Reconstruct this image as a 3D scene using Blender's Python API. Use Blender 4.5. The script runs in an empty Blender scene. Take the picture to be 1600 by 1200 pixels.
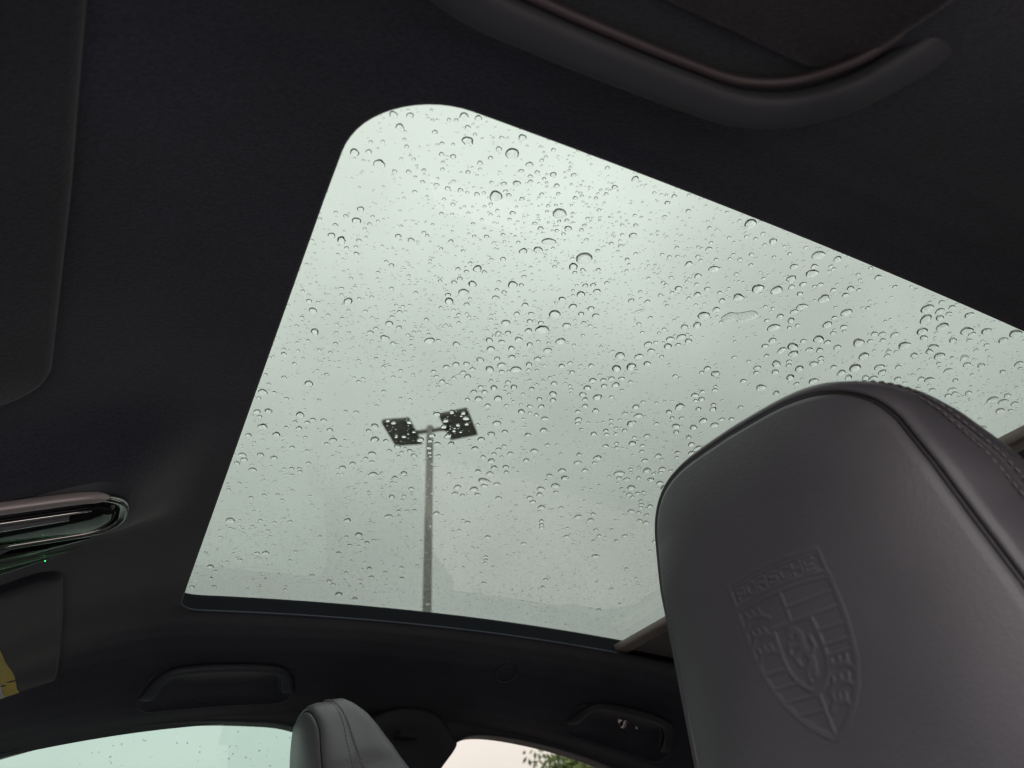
import bpy, bmesh, math, random
import numpy as np
from mathutils import Vector, Matrix

R = math.radians
random.seed(7)
rng = np.random.default_rng(7)
scene = bpy.context.scene
COL = scene.collection

# ------------------------------------------------------------------ camera
EYE = 1.20                      # camera height over the ground; cabin coordinates are measured from the camera
cam_d = bpy.data.cameras.new('camera')
cam_d.sensor_width = 36.0
cam_d.lens = 26.1
cam_d.clip_start = 0.02
cam_d.clip_end = 2000
cam_d.dof.use_dof = True
cam_d.dof.focus_distance = 0.66
cam_d.dof.aperture_fstop = 9.5
cam = bpy.data.objects.new('camera', cam_d)
COL.objects.link(cam)
right = Vector((0.8981, -0.4369, -0.0496)); up = Vector((-0.2170, -0.5385, 0.8142)); back = Vector((-0.3825, -0.7205, -0.5784))
cam.matrix_world = Matrix(((right.x, up.x, back.x, 0), (right.y, up.y, back.y, 0), (right.z, up.z, back.z, EYE), (0, 0, 0, 1)))
scene.camera = cam

# ------------------------------------------------------------------ sky: an overcast layer over a daylight sky
SUN_EL, SUN_AZ = 44.0, 205.0
world = bpy.data.worlds.new('World'); scene.world = world; world.use_nodes = True
wn = world.node_tree; wn.nodes.clear()
def wnode(t, **k):
    n = wn.nodes.new(t)
    for a, v in k.items(): setattr(n, a, v)
    return n
w_out = wnode('ShaderNodeOutputWorld')
sky = wnode('ShaderNodeTexSky', sky_type='NISHITA', sun_disc=False)
sky.sun_elevation = R(SUN_EL); sky.sun_rotation = R(SUN_AZ)
sky.dust_density = 4.0; sky.air_density = 1.0
bg1 = wnode('ShaderNodeBackground'); bg1.inputs['Strength'].default_value = 0.15
wn.links.new(sky.outputs[0], bg1.inputs['Color'])
tc = wnode('ShaderNodeTexCoord')
sep = wnode('ShaderNodeSeparateXYZ'); wn.links.new(tc.outputs['Generated'], sep.inputs[0])
mx = wnode('ShaderNodeMath', operation='MAXIMUM'); mx.inputs[1].default_value = 0.0
wn.links.new(sep.outputs['Z'], mx.inputs[0])
grad = wnode('ShaderNodeMath', operation='MULTIPLY_ADD'); grad.inputs[1].default_value = 1.5; grad.inputs[2].default_value = 1.26
wn.links.new(mx.outputs[0], grad.inputs[0])                                # overcast sky: (1 + 2 sin e) / 3
noi = wnode('ShaderNodeTexNoise'); noi.inputs['Scale'].default_value = 2.3; noi.inputs['Detail'].default_value = 5.0
noi.inputs['Roughness'].default_value = 0.45
wn.links.new(tc.outputs['Generated'], noi.inputs['Vector'])
mr = wnode('ShaderNodeMapRange'); mr.inputs['From Min'].default_value = 0.3; mr.inputs['From Max'].default_value = 0.7
mr.inputs['To Min'].default_value = 0.80; mr.inputs['To Max'].default_value = 1.18
wn.links.new(noi.outputs['Fac'], mr.inputs['Value'])
mul = wnode('ShaderNodeMath', operation='MULTIPLY')
wn.links.new(grad.outputs[0], mul.inputs[0]); wn.links.new(mr.outputs[0], mul.inputs[1])
mul2 = wnode('ShaderNodeMath', operation='MULTIPLY'); mul2.inputs[1].default_value = 1.85   # overall cloud brightness
wn.links.new(mul.outputs[0], mul2.inputs[0])
bg2 = wnode('ShaderNodeBackground'); bg2.inputs['Color'].default_value = (1.0, 0.955, 0.90, 1)
wn.links.new(mul2.outputs[0], bg2.inputs['Strength'])
mixw = wnode('ShaderNodeMixShader'); mixw.inputs[0].default_value = 0.92
wn.links.new(bg1.outputs[0], mixw.inputs[1]); wn.links.new(bg2.outputs[0], mixw.inputs[2])
wn.links.new(mixw.outputs[0], w_out.inputs['Surface'])

sun_d = bpy.data.lights.new('sun', 'SUN'); sun_d.energy = 1.5; sun_d.angle = R(25); sun_d.color = (1.0, 0.96, 0.91)
sun = bpy.data.objects.new('sun', sun_d); COL.objects.link(sun)
sd = Vector((math.sin(R(SUN_AZ)) * math.cos(R(SUN_EL)), math.cos(R(SUN_AZ)) * math.cos(R(SUN_EL)), math.sin(R(SUN_EL))))
sun.rotation_euler = sd.to_track_quat('Z', 'Y').to_euler()

scene.view_settings.view_transform = 'Standard'
scene.view_settings.look = 'None'
scene.view_settings.gamma = 1.0
scene.view_settings.use_curve_mapping = False
scene.view_settings.exposure = 0.0
scene.cycles.use_denoising = True
scene.cycles.filter_width = 1.15
scene.cycles.max_bounces = 14
scene.cycles.diffuse_bounces = 5
scene.cycles.glossy_bounces = 5
scene.cycles.transmission_bounces = 14
scene.cycles.transparent_max_bounces = 24
scene.cycles.caustics_reflective = False
scene.cycles.caustics_refractive = True
scene.cycles.sample_clamp_indirect = 6.0

# ------------------------------------------------------------------ materials
def new_mat(name):
    m = bpy.data.materials.new(name); m.use_nodes = True
    return m, m.node_tree, m.node_tree.nodes.get('Principled BSDF')
def setin(b, **k):
    for a, v in k.items():
        a = a.replace('_', ' ')
        if a in b.inputs: b.inputs[a].default_value = v
def noise_bump(nt, b, scale, strength, dist=0.001, detail=4.0, voronoi=False):
    tc_ = nt.nodes.new('ShaderNodeTexCoord')
    if voronoi:
        n = nt.nodes.new('ShaderNodeTexVoronoi'); n.inputs['Scale'].default_value = scale; o = n.outputs['Distance']
    else:
        n = nt.nodes.new('ShaderNodeTexNoise'); n.inputs['Scale'].default_value = scale; n.inputs['Detail'].default_value = detail; o = n.outputs['Fac']
    nt.links.new(tc_.outputs['Object'], n.inputs['Vector'])
    bp = nt.nodes.new('ShaderNodeBump'); bp.inputs['Strength'].default_value = strength; bp.inputs['Distance'].default_value = dist
    nt.links.new(o, bp.inputs['Height']); nt.links.new(bp.outputs['Normal'], b.inputs['Normal'])
    return o
def vary(nt, b, c0, c1, scale, detail=3.0, rough=None):
    tc_ = nt.nodes.new('ShaderNodeTexCoord')
    n = nt.nodes.new('ShaderNodeTexNoise'); n.inputs['Scale'].default_value = scale; n.inputs['Detail'].default_value = detail
    nt.links.new(tc_.outputs['Object'], n.inputs['Vector'])
    r = nt.nodes.new('ShaderNodeValToRGB')
    r.color_ramp.elements[0].position = 0.3; r.color_ramp.elements[1].position = 0.7
    r.color_ramp.elements[0].color = (*c0, 1); r.color_ramp.elements[1].color = (*c1, 1)
    nt.links.new(n.outputs['Fac'], r.inputs['Fac']); nt.links.new(r.outputs['Color'], b.inputs['Base Color'])
    if rough:
        m = nt.nodes.new('ShaderNodeMapRange'); m.inputs['To Min'].default_value = rough[0]; m.inputs['To Max'].default_value = rough[1]
        nt.links.new(n.outputs['Fac'], m.inputs['Value']); nt.links.new(m.outputs[0], b.inputs['Roughness'])
def solid(name, col, rough=0.5, metal=0.0, spec=0.5, bump=None, var=None):
    m, nt, b = new_mat(name)
    setin(b, Base_Color=(*col, 1), Roughness=rough, Metallic=metal)
    b.inputs['Specular IOR Level'].default_value = spec
    if var: vary(nt, b, tuple(c * (1 - var[0]) for c in col), tuple(c * (1 + var[0]) for c in col), var[1])
    if bump: noise_bump(nt, b, *bump)
    return m

def fabric_mat(name, col):
    m, nt, b = new_mat(name)
    setin(b, Roughness=0.95)
    b.inputs['Specular IOR Level'].default_value = 0.15
    b.inputs['Sheen Weight'].default_value = 0.25
    b.inputs['Sheen Roughness'].default_value = 0.5
    vary(nt, b, tuple(c * .80 for c in col), tuple(c * 1.20 for c in col), 9.0, 8.0)
    # fine nap over the broad smudges
    tcn = nt.nodes.new('ShaderNodeTexCoord'); nn = nt.nodes.new('ShaderNodeTexNoise'); nn.inputs['Scale'].default_value = 420.0; nn.inputs['Detail'].default_value = 4.0
    nt.links.new(tcn.outputs['Object'], nn.inputs['Vector'])
    mp = nt.nodes.new('ShaderNodeMapRange'); mp.inputs['From Min'].default_value = .3; mp.inputs['From Max'].default_value = .7; mp.inputs['To Min'].default_value = .72; mp.inputs['To Max'].default_value = 1.28
    nt.links.new(nn.outputs['Fac'], mp.inputs['Value'])
    old = b.inputs['Base Color'].links[0].from_socket
    mm = nt.nodes.new('ShaderNodeVectorMath'); mm.operation = 'SCALE'
    nt.links.new(old, mm.inputs[0]); nt.links.new(mp.outputs[0], mm.inputs['Scale']); nt.links.new(mm.outputs[0], b.inputs['Base Color'])
    noise_bump(nt, b, 600.0, 0.5, 0.0012, 3.0)
    return m
def leather_mat(name, col, rough):
    m, nt, b = new_mat(name)
    b.inputs['Specular IOR Level'].default_value = 0.5
    vary(nt, b, tuple(c * .9 for c in col), tuple(c * 1.1 for c in col), 14.0, 5.0, (rough - .05, rough + .07))
    noise_bump(nt, b, 520.0, 0.16, 0.0006, 2.0, voronoi=True)
    return m

def pane_mat(name, tint, ior=1.5, refl=1.0):
    # a sheet of tinted glass with parallel faces: light passes straight through, tinted, and part is mirrored at each face
    m, nt, b = new_mat(name)
    nt.nodes.remove(b)
    out = nt.nodes['Material Output']
    tr = nt.nodes.new('ShaderNodeBsdfTransparent'); tr.inputs['Color'].default_value = (*tint, 1)
    gl = nt.nodes.new('ShaderNodeBsdfGlossy'); gl.inputs['Roughness'].default_value = 0.012
    gl.inputs['Color'].default_value = (refl, refl, refl, 1)
    geo = nt.nodes.new('ShaderNodeNewGeometry')
    mixi = nt.nodes.new('ShaderNodeMix'); mixi.inputs['A'].default_value = ior; mixi.inputs['B'].default_value = 1.0 / ior
    nt.links.new(geo.outputs['Backfacing'], mixi.inputs['Factor'])
    fr = nt.nodes.new('ShaderNodeFresnel'); nt.links.new(mixi.outputs['Result'], fr.inputs['IOR'])
    mix = nt.nodes.new('ShaderNodeMixShader')
    # the tint deepens with the length of the path through the sheet: tint ** (1 / cos of the refracted angle)
    dot = nt.nodes.new('ShaderNodeVectorMath'); dot.operation = 'DOT_PRODUCT'
    nt.links.new(geo.outputs['Normal'], dot.inputs[0]); nt.links.new(geo.outputs['Incoming'], dot.inputs[1])
    def mth(op, a, b, c=None):
        n = nt.nodes.new('ShaderNodeMath'); n.operation = op
        for k_, v_ in enumerate((a, b, c)):
            if v_ is None: continue
            if isinstance(v_, (int, float)): n.inputs[k_].default_value = v_
            else: nt.links.new(v_, n.inputs[k_])
        return n.outputs[0]
    c2 = mth('MULTIPLY', dot.outputs['Value'], dot.outputs['Value'])
    ct2 = mth('MULTIPLY_ADD', c2, 1 / (ior * ior), 1 - 1 / (ior * ior))
    inv = mth('POWER', ct2, -0.5)
    cmb = nt.nodes.new('ShaderNodeCombineColor')
    for k_ in range(3): nt.links.new(mth('POWER', tint[k_], inv), cmb.inputs[k_])
    nt.links.new(cmb.outputs[0], tr.inputs['Color'])
    nt.links.new(fr.outputs[0], mix.inputs[0]); nt.links.new(tr.outputs[0], mix.inputs[1]); nt.links.new(gl.outputs[0], mix.inputs[2])
    nt.links.new(mix.outputs[0], out.inputs['Surface'])
    return m
def water_mat():
    m, nt, b = new_mat('water'); nt.nodes.remove(b)
    g = nt.nodes.new('ShaderNodeBsdfGlass'); g.inputs['IOR'].default_value = 1.333; g.inputs['Roughness'].default_value = 0.0
    nt.links.new(g.outputs[0], nt.nodes['Material Output'].inputs['Surface'])
    return m

M = {}
M['liner'] = fabric_mat('headliner_fabric', (0.0305, 0.0315, 0.048))
M['trim'] = solid('dark_trim', (0.028, 0.029, 0.040), 0.6, bump=(700.0, 0.2, 0.0005, 2.0), var=(0.15, 8.0))
M['handle'] = solid('handle_plastic', (0.037, 0.038, 0.047), 0.65, bump=(1500.0, 0.12, 0.0003, 2.0))
M['leather'] = leather_mat('grey_leather', (0.092, 0.087, 0.103), 0.42)
M['piping'] = solid('black_piping', (0.008, 0.008, 0.009), 0.55)
M['thread'] = solid('grey_thread', (0.15, 0.135, 0.148), 0.8)
M['lip'] = solid('grip_edge', (0.052, 0.036, 0.043), 0.5)
M['recess'] = fabric_mat('recess_lining', (0.030, 0.027, 0.033))
M['seal'] = solid('rubber_seal', (0.008, 0.009, 0.013), 0.95, spec=0.1)
M['frit'] = solid('black_frit', (0.004, 0.005, 0.007), 0.25)
M['bar'] = solid('blind_bar_plastic', (0.20, 0.165, 0.155), 0.55, bump=(900.0, 0.1, 0.0003, 2.0))
M['blind'] = fabric_mat('blind_fabric', (0.05, 0.05, 0.054))
M['carpet'] = fabric_mat('carpet', (0.06, 0.06, 0.062))
M['chrome'] = solid('satin_chrome', (0.62, 0.58, 0.58), 0.22, 1.0)
M['strip'] = solid('lilac_satin_strip', (0.40, 0.345, 0.36), 0.38, 0.3)
M['dark_chrome'] = solid('dark_chrome', (0.30, 0.29, 0.28), 0.16, 1.0)
M['gloss'] = solid('black_gloss', (0.006, 0.006, 0.007), 0.06)
M['visor'] = fabric_mat('visor_fabric', (0.021, 0.022, 0.033))
M['yellow'] = solid('yellow_label', (0.62, 0.44, 0.05), 0.5, var=(0.12, 60.0))
M['paper'] = solid('white_label', (0.62, 0.60, 0.60), 0.5)
M['roof_glass'] = pane_mat('sunroof_glass', (0.464, 0.497, 0.486))
M['green_glass'] = pane_mat('green_side_glass', (0.470, 0.550, 0.528))
M['clear_glass'] = pane_mat('clear_side_glass', (0.615, 0.600, 0.588))
M['water'] = water_mat()
M['lamp_lens'] = pane_mat('lamp_lens', (0.70, 0.86, 0.72))
M['pole'] = solid('grey_pole', (0.34, 0.33, 0.31), 0.55, 0.0, var=(0.12, 3.0))  # pole grey lightened: haze and reflection on the roof glass put into the colour
M['fixture'] = solid('bronze_fixture', (0.085, 0.08, 0.07), 0.5)  # bronze lifted the same way to stand for the haze
M['led'] = solid('led_lens', (0.20, 0.20, 0.18), 0.3)  # lens tone also carries the veiling haze
M['concrete'] = solid('concrete', (0.30, 0.29, 0.27), 0.9, var=(0.15, 4.0), bump=(30.0, 0.4, 0.01, 5.0))
def emit(name, col, s):
    m, nt, b = new_mat(name); setin(b, Base_Color=(*col, 1)); b.inputs['Emission Color'].default_value = (*col, 1); b.inputs['Emission Strength'].default_value = s
    return m
M['led_green'] = emit('green_led', (0.05, 0.9, 0.2), 1.6)
def bounce_paving():
    m, nt, b = new_mat('pale_bounce_paving')
    vary(nt, b, (0.16, 0.152, 0.148), (0.25, 0.237, 0.23), 0.6, 8.0, (0.35, 0.8))  # tone raised above wet asphalt to bounce light up into the cabin
    noise_bump(nt, b, 60.0, 0.5, 0.01, 6.0)
    return m
M['bounce_paving'] = bounce_paving()
def leaf_mat():
    m, nt, b = new_mat('leaf')
    vary(nt, b, (0.07, 0.125, 0.025), (0.15, 0.22, 0.05), 1.4, 4.0)
    setin(b, Roughness=0.5)
    b.inputs['Transmission Weight'].default_value = 0.0
    return m
M['leaf'] = leaf_mat()
M['bark'] = solid('bark', (0.07, 0.055, 0.04), 0.9, bump=(18.0, 0.8, 0.02, 6.0))

# ------------------------------------------------------------------ object helpers (cabin coordinates in, world coordinates out)
def thing(name, label, cat, base, group=None):
    o = bpy.data.objects.new(name, None); COL.objects.link(o)
    o.empty_display_size = 0.05
    o.location = (base[0], base[1], base[2] + EYE)
    o['label'] = label; o['category'] = cat
    if group: o['group'] = group
    return o
def base_of(p):
    v = Vector((0, 0, 0))
    while p is not None:
        v += p.location; p = p.parent
    return v
def mesh_obj(name, verts, faces, mat, parent=None, smooth=True, label=None, local=False):
    me = bpy.data.meshes.new(name)
    v = np.asarray(verts, dtype=float).reshape(-1, 3).copy()
    if not local:
        b = base_of(parent)
        v += np.array([-b.x, -b.y, -b.z + EYE])
    me.from_pydata(v.tolist(), [], [list(map(int, f)) for f in faces])
    me.validate()
    me.polygons.foreach_set('use_smooth', [smooth] * len(me.polygons))
    me.materials.append(mat)
    me.update()
    o = bpy.data.objects.new(name, me); COL.objects.link(o)
    o.parent = parent
    if label: o['label'] = label
    return o
def fix_normals(o, merge=None):
    bm = bmesh.new(); bm.from_mesh(o.data)
    if merge: bmesh.ops.remove_doubles(bm, verts=bm.verts, dist=merge)
    bmesh.ops.recalc_face_normals(bm, faces=bm.faces)
    bm.to_mesh(o.data); bm.free(); o.data.update()
def sharp(o, ang=35):
    bm = bmesh.new(); bm.from_mesh(o.data)
    for e in bm.edges:
        if len(e.link_faces) == 2 and e.calc_face_angle(0) > R(ang): e.smooth = False
    bm.to_mesh(o.data); bm.free()
def grid_faces(n, m, closed_n=False, closed_m=False, off=0):
    f = []
    for i in range(n if closed_n else n - 1):
        for j in range(m if closed_m else m - 1):
            a = off + i * m + j; b = off + i * m + (j + 1) % m
            c = off + ((i + 1) % n) * m + (j + 1) % m; d = off + ((i + 1) % n) * m + j
            f.append((a, b, c, d))
    return f
def sweep(path, section, closed_section=True, upv=(0, 0, 1), scales=None, caps=True):
    # sweep a 2-D section (side, up) along a 3-D path
    P = np.asarray(path, float); n = len(P); m = len(section); upv = np.asarray(upv, float)
    V = []
    for i in range(n):
        t = P[min(i + 1, n - 1)] - P[max(i - 1, 0)]; t /= np.linalg.norm(t)
        s = np.cross(t, upv); s /= np.linalg.norm(s); u_ = np.cross(s, t)
        k = 1.0 if scales is None else scales[i]
        for a, b in section: V.append(P[i] + s * a * k + u_ * b * k)
    F = grid_faces(n, m, False, closed_section)
    if caps and closed_section:
        F.append(tuple(range(m))); F.append(tuple(range((n - 1) * m, n * m))[::-1])
    return V, F
def tube(path, r, seg=10, upv=(0, 0, 1), scales=None):
    sec = [(r * math.cos(2 * math.pi * k / seg), r * math.sin(2 * math.pi * k / seg)) for k in range(seg)]
    return sweep(path, sec, True, upv, scales)
def superell(a, b, n=4.0, seg=28):
    out = []
    for k in range(seg):
        t = 2 * math.pi * k / seg; c, s = math.cos(t), math.sin(t)
        out.append((a * math.copysign(abs(c) ** (2 / n), c), b * math.copysign(abs(s) ** (2 / n), s)))
    return out
def rbox(name, lo, hi, mat, parent, bev=0.01, seg=3, label=None):
    bm = bmesh.new(); bmesh.ops.create_cube(bm, size=1)
    lo = np.array(lo); hi = np.array(hi)
    for v in bm.verts: v.co = Vector(((lo + hi) / 2 + np.array(v.co) * (hi - lo)))
    bmesh.ops.bevel(bm, geom=list(bm.edges), offset=bev, segments=seg, affect='EDGES', profile=0.5)
    V = [tuple(v.co) for v in bm.verts]; bm.verts.index_update()
    F = [[v.index for v in f.verts] for f in bm.faces]; bm.free()
    return mesh_obj(name, V, F, mat, parent, True, label)
def catmull(pts, n=12, closed=False):
    P = np.asarray(pts, float); N = len(P); out = []
    rngi = range(N if closed else N - 1)
    for i in rngi:
        p0 = P[(i - 1) % N] if (closed or i > 0) else 2 * P[0] - P[1]
        p1 = P[i]; p2 = P[(i + 1) % N]
        p3 = P[(i + 2) % N] if (closed or i + 2 < N) else 2 * P[-1] - P[-2]
        for k in range(n):
            t = k / n
            out.append(0.5 * ((2 * p1) + (-p0 + p2) * t + (2 * p0 - 5 * p1 + 4 * p2 - p3) * t * t + (-p0 + 3 * p1 - 3 * p2 + p3) * t ** 3))
    if not closed: out.append(P[-1])
    return np.array(out)

# ------------------------------------------------------------------ ground
g = 900.0
ground = mesh_obj('ground', [(-g, -g, -EYE), (g, -g, -EYE), (g, g, -EYE), (-g, g, -EYE)], [(0, 1, 2, 3)], M['bounce_paving'], None, False)
ground['kind'] = 'structure'

# ------------------------------------------------------------------ car cabin
YC = 0.65                                   # centre line of the car
OX0, OX1, OY0, OY1 = 0.046, 1.15, 0.2165, 1.066    # sunroof opening in the headliner
def smooth01(t): t = np.clip(t, 0, 1); return t * t * (3 - 2 * t)
PU = np.array([.34, .4225, .45, .48, .51, .54, .57, .60, .625, .645, .70])
PZ = np.array([0, -.008, -.010, -.016, -.027, -.043, -.058, -.071, -.079, -.084, -.10])
def zl(X, Y):
    X = np.asarray(X, float); u = np.abs(np.asarray(Y, float) - YC)
    side = np.interp(u, PU, PZ)
    k = np.interp(u, [.40, .62], [.098, .25])
    z = .365 + side - k * (X - .37) ** 2
    f = np.maximum(0.0, .045 - X)
    z = z - (.16 * f + 1.1 * f * f) * np.interp(u, [.40, .62], [1.0, .05])
    z = z - .036 * smooth01((.03 - X) / .07) * np.exp(-((np.asarray(Y, float) - .656) / .09) ** 4)      # swell that carries the lamp console
    r = np.maximum(0.0, X - 1.1); z = z - .3 * r * r
    return z
def gz(X, Y): return .398 - .098 * (X - .385) ** 2 - .05 * (Y - .65) ** 2     # underside of the roof glass

def rrect(x0, x1, y0, y1, r00, r10, r11, r01, seg=14, step=0.02):
    # rounded rectangle, counter-clockwise from the middle of the y0 side; radii at (x0,y0), (x1,y0), (x1,y1), (x0,y1)
    pts = []
    def line(a, b):
        n = max(2, int(math.hypot(b[0] - a[0], b[1] - a[1]) / step))
        for k in range(n): pts.append((a[0] + (b[0] - a[0]) * k / n, a[1] + (b[1] - a[1]) * k / n))
    def arc(cx, cy, r, a0):
        for k in range(seg): 
            t = R(a0 + 90 * k / seg); pts.append((cx + r * math.cos(t), cy + r * math.sin(t)))
    line((x0 + r00, y0), (x1 - r10, y0)); arc(x1 - r10, y0 + r10, r10, -90)
    line((x1, y0 + r10), (x1, y1 - r11)); arc(x1 - r11, y1 - r11, r11, 0)
    line((x1 - r11, y1), (x0 + r01, y1)); arc(x0 + r01, y1 - r01, r01, 90)
    line((x0, y1 - r01), (x0, y0 + r00)); arc(x0 + r00, y0 + r00, r00, 180)
    return np.array(pts)

car = thing('car', 'car cabin with black fabric headliner and dark door frames around the wet sunroof', 'car', (0.4, YC, -EYE))

HO = rrect(OX0, OX1, OY0, OY1, .056, .05, .05, .024)
HO[:, 1] += .008 * np.clip((HO[:, 0] - OX0) / .55, 0, 1.2) * (1 - (HO[:, 1] - OY0) / (OY1 - OY0))      # the sides run slightly together towards the rear
nC = len(HO)
cen = np.array([.55, YC])
BX0, BX1, BU = -.36, 1.55, .672
outer = []
for p in HO:
    d = p - cen
    ts = []
    if abs(d[0]) > 1e-9: ts.append(((BX1 if d[0] > 0 else BX0) - cen[0]) / d[0])
    if abs(d[1]) > 1e-9: ts.append(BU / abs(d[1]))
    outer.append(cen + d * min(ts))
outer = np.array(outer)
V = []; K = 56
nrm = np.zeros_like(HO)
tn = np.roll(HO, -1, 0) - np.roll(HO, 1, 0); nrm[:, 0] = tn[:, 1]; nrm[:, 1] = -tn[:, 0]
nrm /= np.linalg.norm(nrm, axis=1)[:, None]                     # outward from the opening
for e, dz in ((.003, .0045), (.0008, .0030), (.0004, .0018), (.0018, .0004), (.004, 0)):
    q = HO + nrm * e
    V += [(x, y, z + dz) for (x, y), z in zip(q, zl(HO[:, 0], HO[:, 1]))]
for k in range(1, K + 1):
    t = (k / K)
    q = HO * (1 - t) + outer * t + nrm * .004 * (1 - t)
    wob = .0006 * np.sin(q[:, 0] * 23 + q[:, 1] * 17) * math.sin(math.pi * t)
    V += [(x, y, z) for (x, y), z in zip(q, zl(q[:, 0], q[:, 1]) + wob)]
o = mesh_obj('headliner', V, grid_faces(5 + K, nC, False, True), M['liner'], car)

# passenger side wall: door frames round the windows, B-pillar trim, door panels
def side_y(Z): return .650 + np.maximum(0, .28 - Z) * .22           # half width of the side wall at height Z
def wall_pt(X, Z, s, inset=0.0): return (X, YC + s * (side_y(Z) - inset), Z)
FRONT_WIN = catmull([(.310, -.03), (.312, .10), (.308, .20), (.292, .243), (.255, .2575), (.20, .2615), (.10, .258), (-.02, .240), (-.13, .209), (-.30, .145), (-.50, .055), (-.66, -.025), (-.62, -.04), (-.2, -.045), (.15, -.045), (.285, -.045)], 8, True)
REAR_WIN = catmull([(.512, -.03), (.505, .08), (.508, .17), (.522, .222), (.552, .248), (.590, .2555), (.66, .2510), (.76, .2350), (.86, .2090), (.98, .160), (1.10, .085), (1.16, .0), (1.13, -.04), (.9, -.045), (.7, -.045), (.54, -.045)], 8, True)
def wall_cell(name, win, x0, x1, s, parent, mat):
    c = win.mean(0); V = []
    W = np.array(win)
    outp = []
    zb = -.14
    for p in W:
        d = p - c; best = 9
        for t in np.linspace(1.0, 6.0, 700):
            q = c + d * t
            top = float(zl(q[0], YC + .645)) + .004
            if q[0] <= x0 or q[0] >= x1 or q[1] <= zb or q[1] >= top: best = t; break
        q = c + d * min(best, 6.0); q[0] = min(max(q[0], x0), x1); q[1] = max(q[1], zb)
        outp.append(q)
    outp = np.array(outp)
    # reveal (towards outside), lip, then the flat frame
    ring = []
    for (t, inset) in ((0, -.030), (0, -.012), (.004, -.002), (.03, .004), (.15, .006), (.5, .006), (1.0, .004)):
        q = W * (1 - t) + outp * t
        ring.append([wall_pt(x, z, s, inset) for x, z in q])
    V = [p for r_ in ring for p in r_]
    return mesh_obj(name, V, grid_faces(len(ring), len(W), False, True), mat, parent)
def window_pane(win, s, parent, mat, inset, th=.004):
    c = win.mean(0); V = []; W = np.array(win); n = len(W)
    for dth in (0, th):
        for t in (1.01, .6, .2):
            q = c + (W - c) * t
            V += [wall_pt(x, z, s, inset - dth) for x, z in q]
    F = grid_faces(3, n, False, True) + [tuple(range(2 * n, 3 * n))]
    F += grid_faces(3, n, False, True, 3 * n) + [tuple(range(5 * n, 6 * n))[::-1]]
    F += [(i, (i + 1) % n, 3 * n + (i + 1) % n, 3 * n + i) for i in range(n)]
    o = mesh_obj('window_glass', V, F, mat, parent, False); fix_normals(o)
    return o
W0_ = YC - .80
def door_skin(x0, x1, s, parent):
    sec = [(-.12, .0), (-.145, .02), (-.17, .05), (-.24, .055), (-.30, .045), (-.34, .07), (-.38, .075), (-.42, .05), (-.60, .03), (-.85, .02)]
    V = []; nx = 14
    for z, ins in sec:
        for k in range(nx):
            X = x0 + (x1 - x0) * k / (nx - 1); V.append(wall_pt(X, z, s, ins * (1 - .5 * (2 * k / (nx - 1) - 1) ** 8)))
    return mesh_obj('door_panel', V, grid_faces(len(sec), nx), M['trim'], parent)
d1 = wall_cell('door_frame', FRONT_WIN, -.86, .415, 1, car, M['trim']); d1['label'] = 'dark front door frame round the green tinted passenger window'
window_pane(FRONT_WIN, 1, d1, M['green_glass'], -.020)
door_skin(-.86, .42, 1, car)
d2 = wall_cell('door_frame', REAR_WIN, .415, 1.40, 1, car, M['trim']); d2['label'] = 'dark rear door frame round the bright clear window'
window_pane(REAR_WIN, 1, d2, M['clear_glass'], -.020)
door_skin(.42, 1.40, 1, car)
d3 = wall_cell('door_frame', REAR_WIN, .415, 1.40, -1, car, M['trim'])
window_pane(REAR_WIN, -1, d3, M['clear_glass'], -.020)
door_skin(.42, 1.40, -1, car)
rbox('door_sill', (-1.0, W0_, -.88), (.42, W0_ + .09, -.80), M['trim'], car, .02, 3)      # the driver's door stands open
# B-pillar trims
def pillar(s):
    out = catmull([(.318, -.14), (.322, .05), (.330, .16), (.345, .235), (.385, .276), (.440, .290), (.492, .280), (.525, .252), (.536, .235), (.510, .20), (.500, .10), (.498, -.14)], 8)
    c = np.array([.41, .08]); V = []; n = len(out)
    prof = ((1.0, .004), (.995, .012), (.96, .018), (.85, .021), (.5, .024), (.1, .025))
    for t, ins in prof:
        q = out.copy(); q[:, 0] = c[0] + (out[:, 0] - c[0]) * t; q[:, 1] = np.where(out[:, 1] > c[1], c[1] + (out[:, 1] - c[1]) * t, out[:, 1])
        V += [wall_pt(x, z, s, ins + max(0, z - .22) * .35) for x, z in q]
    o = mesh_obj('pillar_trim', V, grid_faces(len(prof), n), M['trim'], car)
    # belt anchor on the trim
    bx = mesh_obj('belt_anchor', [], [], M['handle'], o) if False else None
    q = [(.418, .238), (.455, .238), (.455, .252), (.418, .252)]
    V2 = [wall_pt(x, z, s, .030 + max(0, z - .22) * .35) for x, z in q] + [wall_pt(x, z, s, .045 + max(0, z - .22) * .35) for x, z in [(.422, .240), (.451, .240), (.451, .250), (.422, .250)]]
    b = mesh_obj('belt_anchor', V2, [(4, 5, 6, 7), (0, 1, 5, 4), (1, 2, 6, 5), (2, 3, 7, 6), (3, 0, 4, 7)], M['handle'], o, False)
    return o
pillar(1); pillar(-1)
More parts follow.
